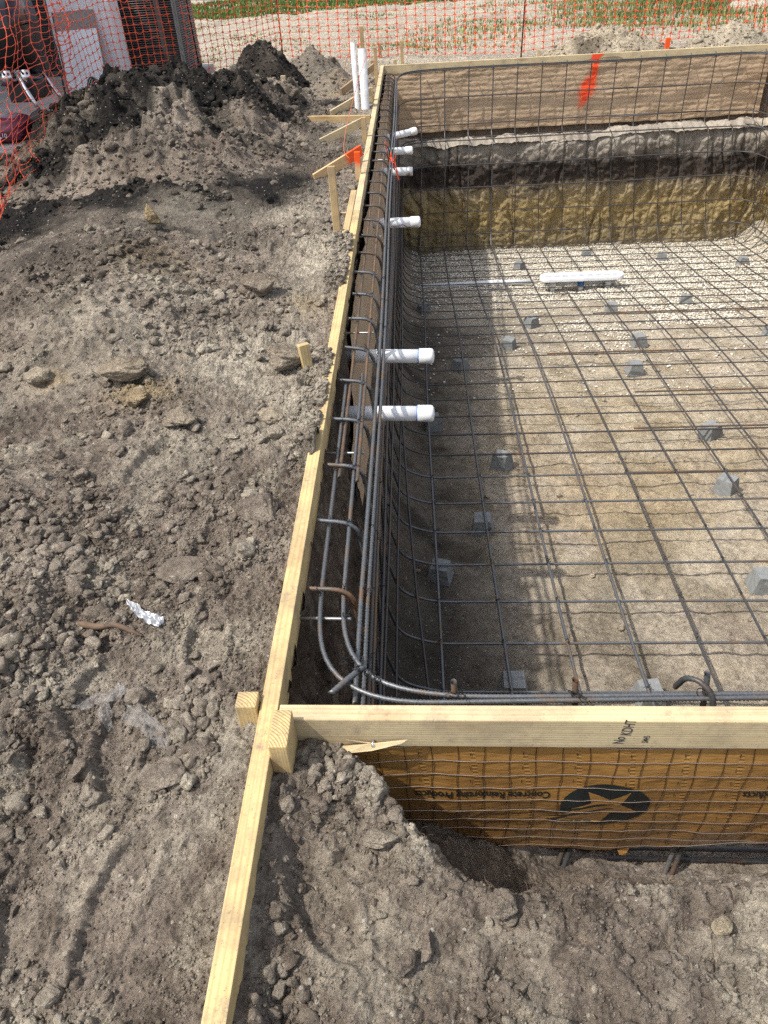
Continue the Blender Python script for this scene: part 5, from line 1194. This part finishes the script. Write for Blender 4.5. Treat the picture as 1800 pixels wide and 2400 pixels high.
# ------------------------------------------------------------------ the yard beyond
def blades(name, pts, h, wdt, label, cat, m, tone, bend=.5):
    n_ = len(pts); a = rng.uniform(0, 6.28, n_); d_ = np.stack([np.cos(a), np.sin(a), 0*a], 1); e = np.stack([-np.sin(a), np.cos(a), 0*a], 1)
    tip = pts+d_*(h*bend*rng.random(n_))[:, None]+np.array([0, 0, 1])*h[:, None]; mid = pts+d_*(h*bend*.2)[:, None]+np.array([0, 0, .55])*h[:, None]
    V = np.stack([pts-e*wdt[:, None], pts+e*wdt[:, None], mid+e*wdt[:, None]*.7, mid-e*wdt[:, None]*.7, tip], 1)
    F = np.concatenate([np.array([[0, 1, 2, 3], [3, 2, 4, 4]])[None]+np.arange(n_)[:, None, None]*5]).reshape(-1, 4)
    F4 = F[0::2]; F3 = F[1::2][:, :3]
    Fl = [tuple(f) for f in F4]+[tuple(f) for f in F3]
    o = mesh(name, V.reshape(-1, 3), Fl, m, None, False, {'tone': np.repeat(tone, 5)}); return tag(o, label, cat, kind='stuff')
def gpts(x, y): return np.stack([x, y, ground_h(x, y, False)-.005], 1)
N = 42000; x = rng.uniform(-9, 4, N); y = rng.uniform(17, 27, N)
ey = 18.9+.20*(x+4.4)+.15*fbm(x, y, 2, 3, 701); ok = (y > ey) & (y < 24.3+.2*x); x, y = x[ok], y[ok]
blades('lawn', gpts(x, y), rng.uniform(.05, .11, len(x)), rng.uniform(.012, .022, len(x)), 'strip of mown green lawn beyond the bare sand', 'lawn', M_lawn, rng.random(len(x)))
N = 60000; x = rng.uniform(-5, 9, N); y = rng.uniform(10.6, 19, N)
dn = 1.1*gau(x, y, 5.6, 15.2, 2.9, 3.3)*sm(2.3, 3.6, x)+.55*gau(x, y, .9, 12.6, .9, 1.1)+.5*gau(x, y, 1.9, 13.5, .9, .8)+.42*sm(.0, .6, fbm(x, y, .9, 4, 711))
ok = rng.random(N) < dn*.95*(.4+.6*sm(-.2, .25, fbm(x, y, 2.5, 3, 715))); x, y = x[ok], y[ok]
hh = .035+.09*gau(x, y, 5.6, 15.2, 3.2, 3.2)+.035*gau(x, y, .9, 12.6, .9, 1.1)
blades('weeds', gpts(x, y), hh*rng.uniform(.5, 1.5, len(x)), rng.uniform(.006, .014, len(x)), 'rough patches of weeds and grass on the sandy yard', 'weeds', M_grass, np.clip(rng.random(len(x))*.8+.35*gau(x, y, .9, 12.6, 1.2, 1.2)-.25*gau(x, y, 6, 15, 2, 2), 0, 1), .9)
dv = mesh('driveway', [(-25, 22.9, -.03), (-25, 40, -.03), (12, 44, -.03), (-.2, 26.2, -.03)], [(0, 3, 2, 1)], M_drive); tag(dv, 'pale concrete drive beyond the lawn', 'driveway', kind='structure')

print('objects', len(S.objects))
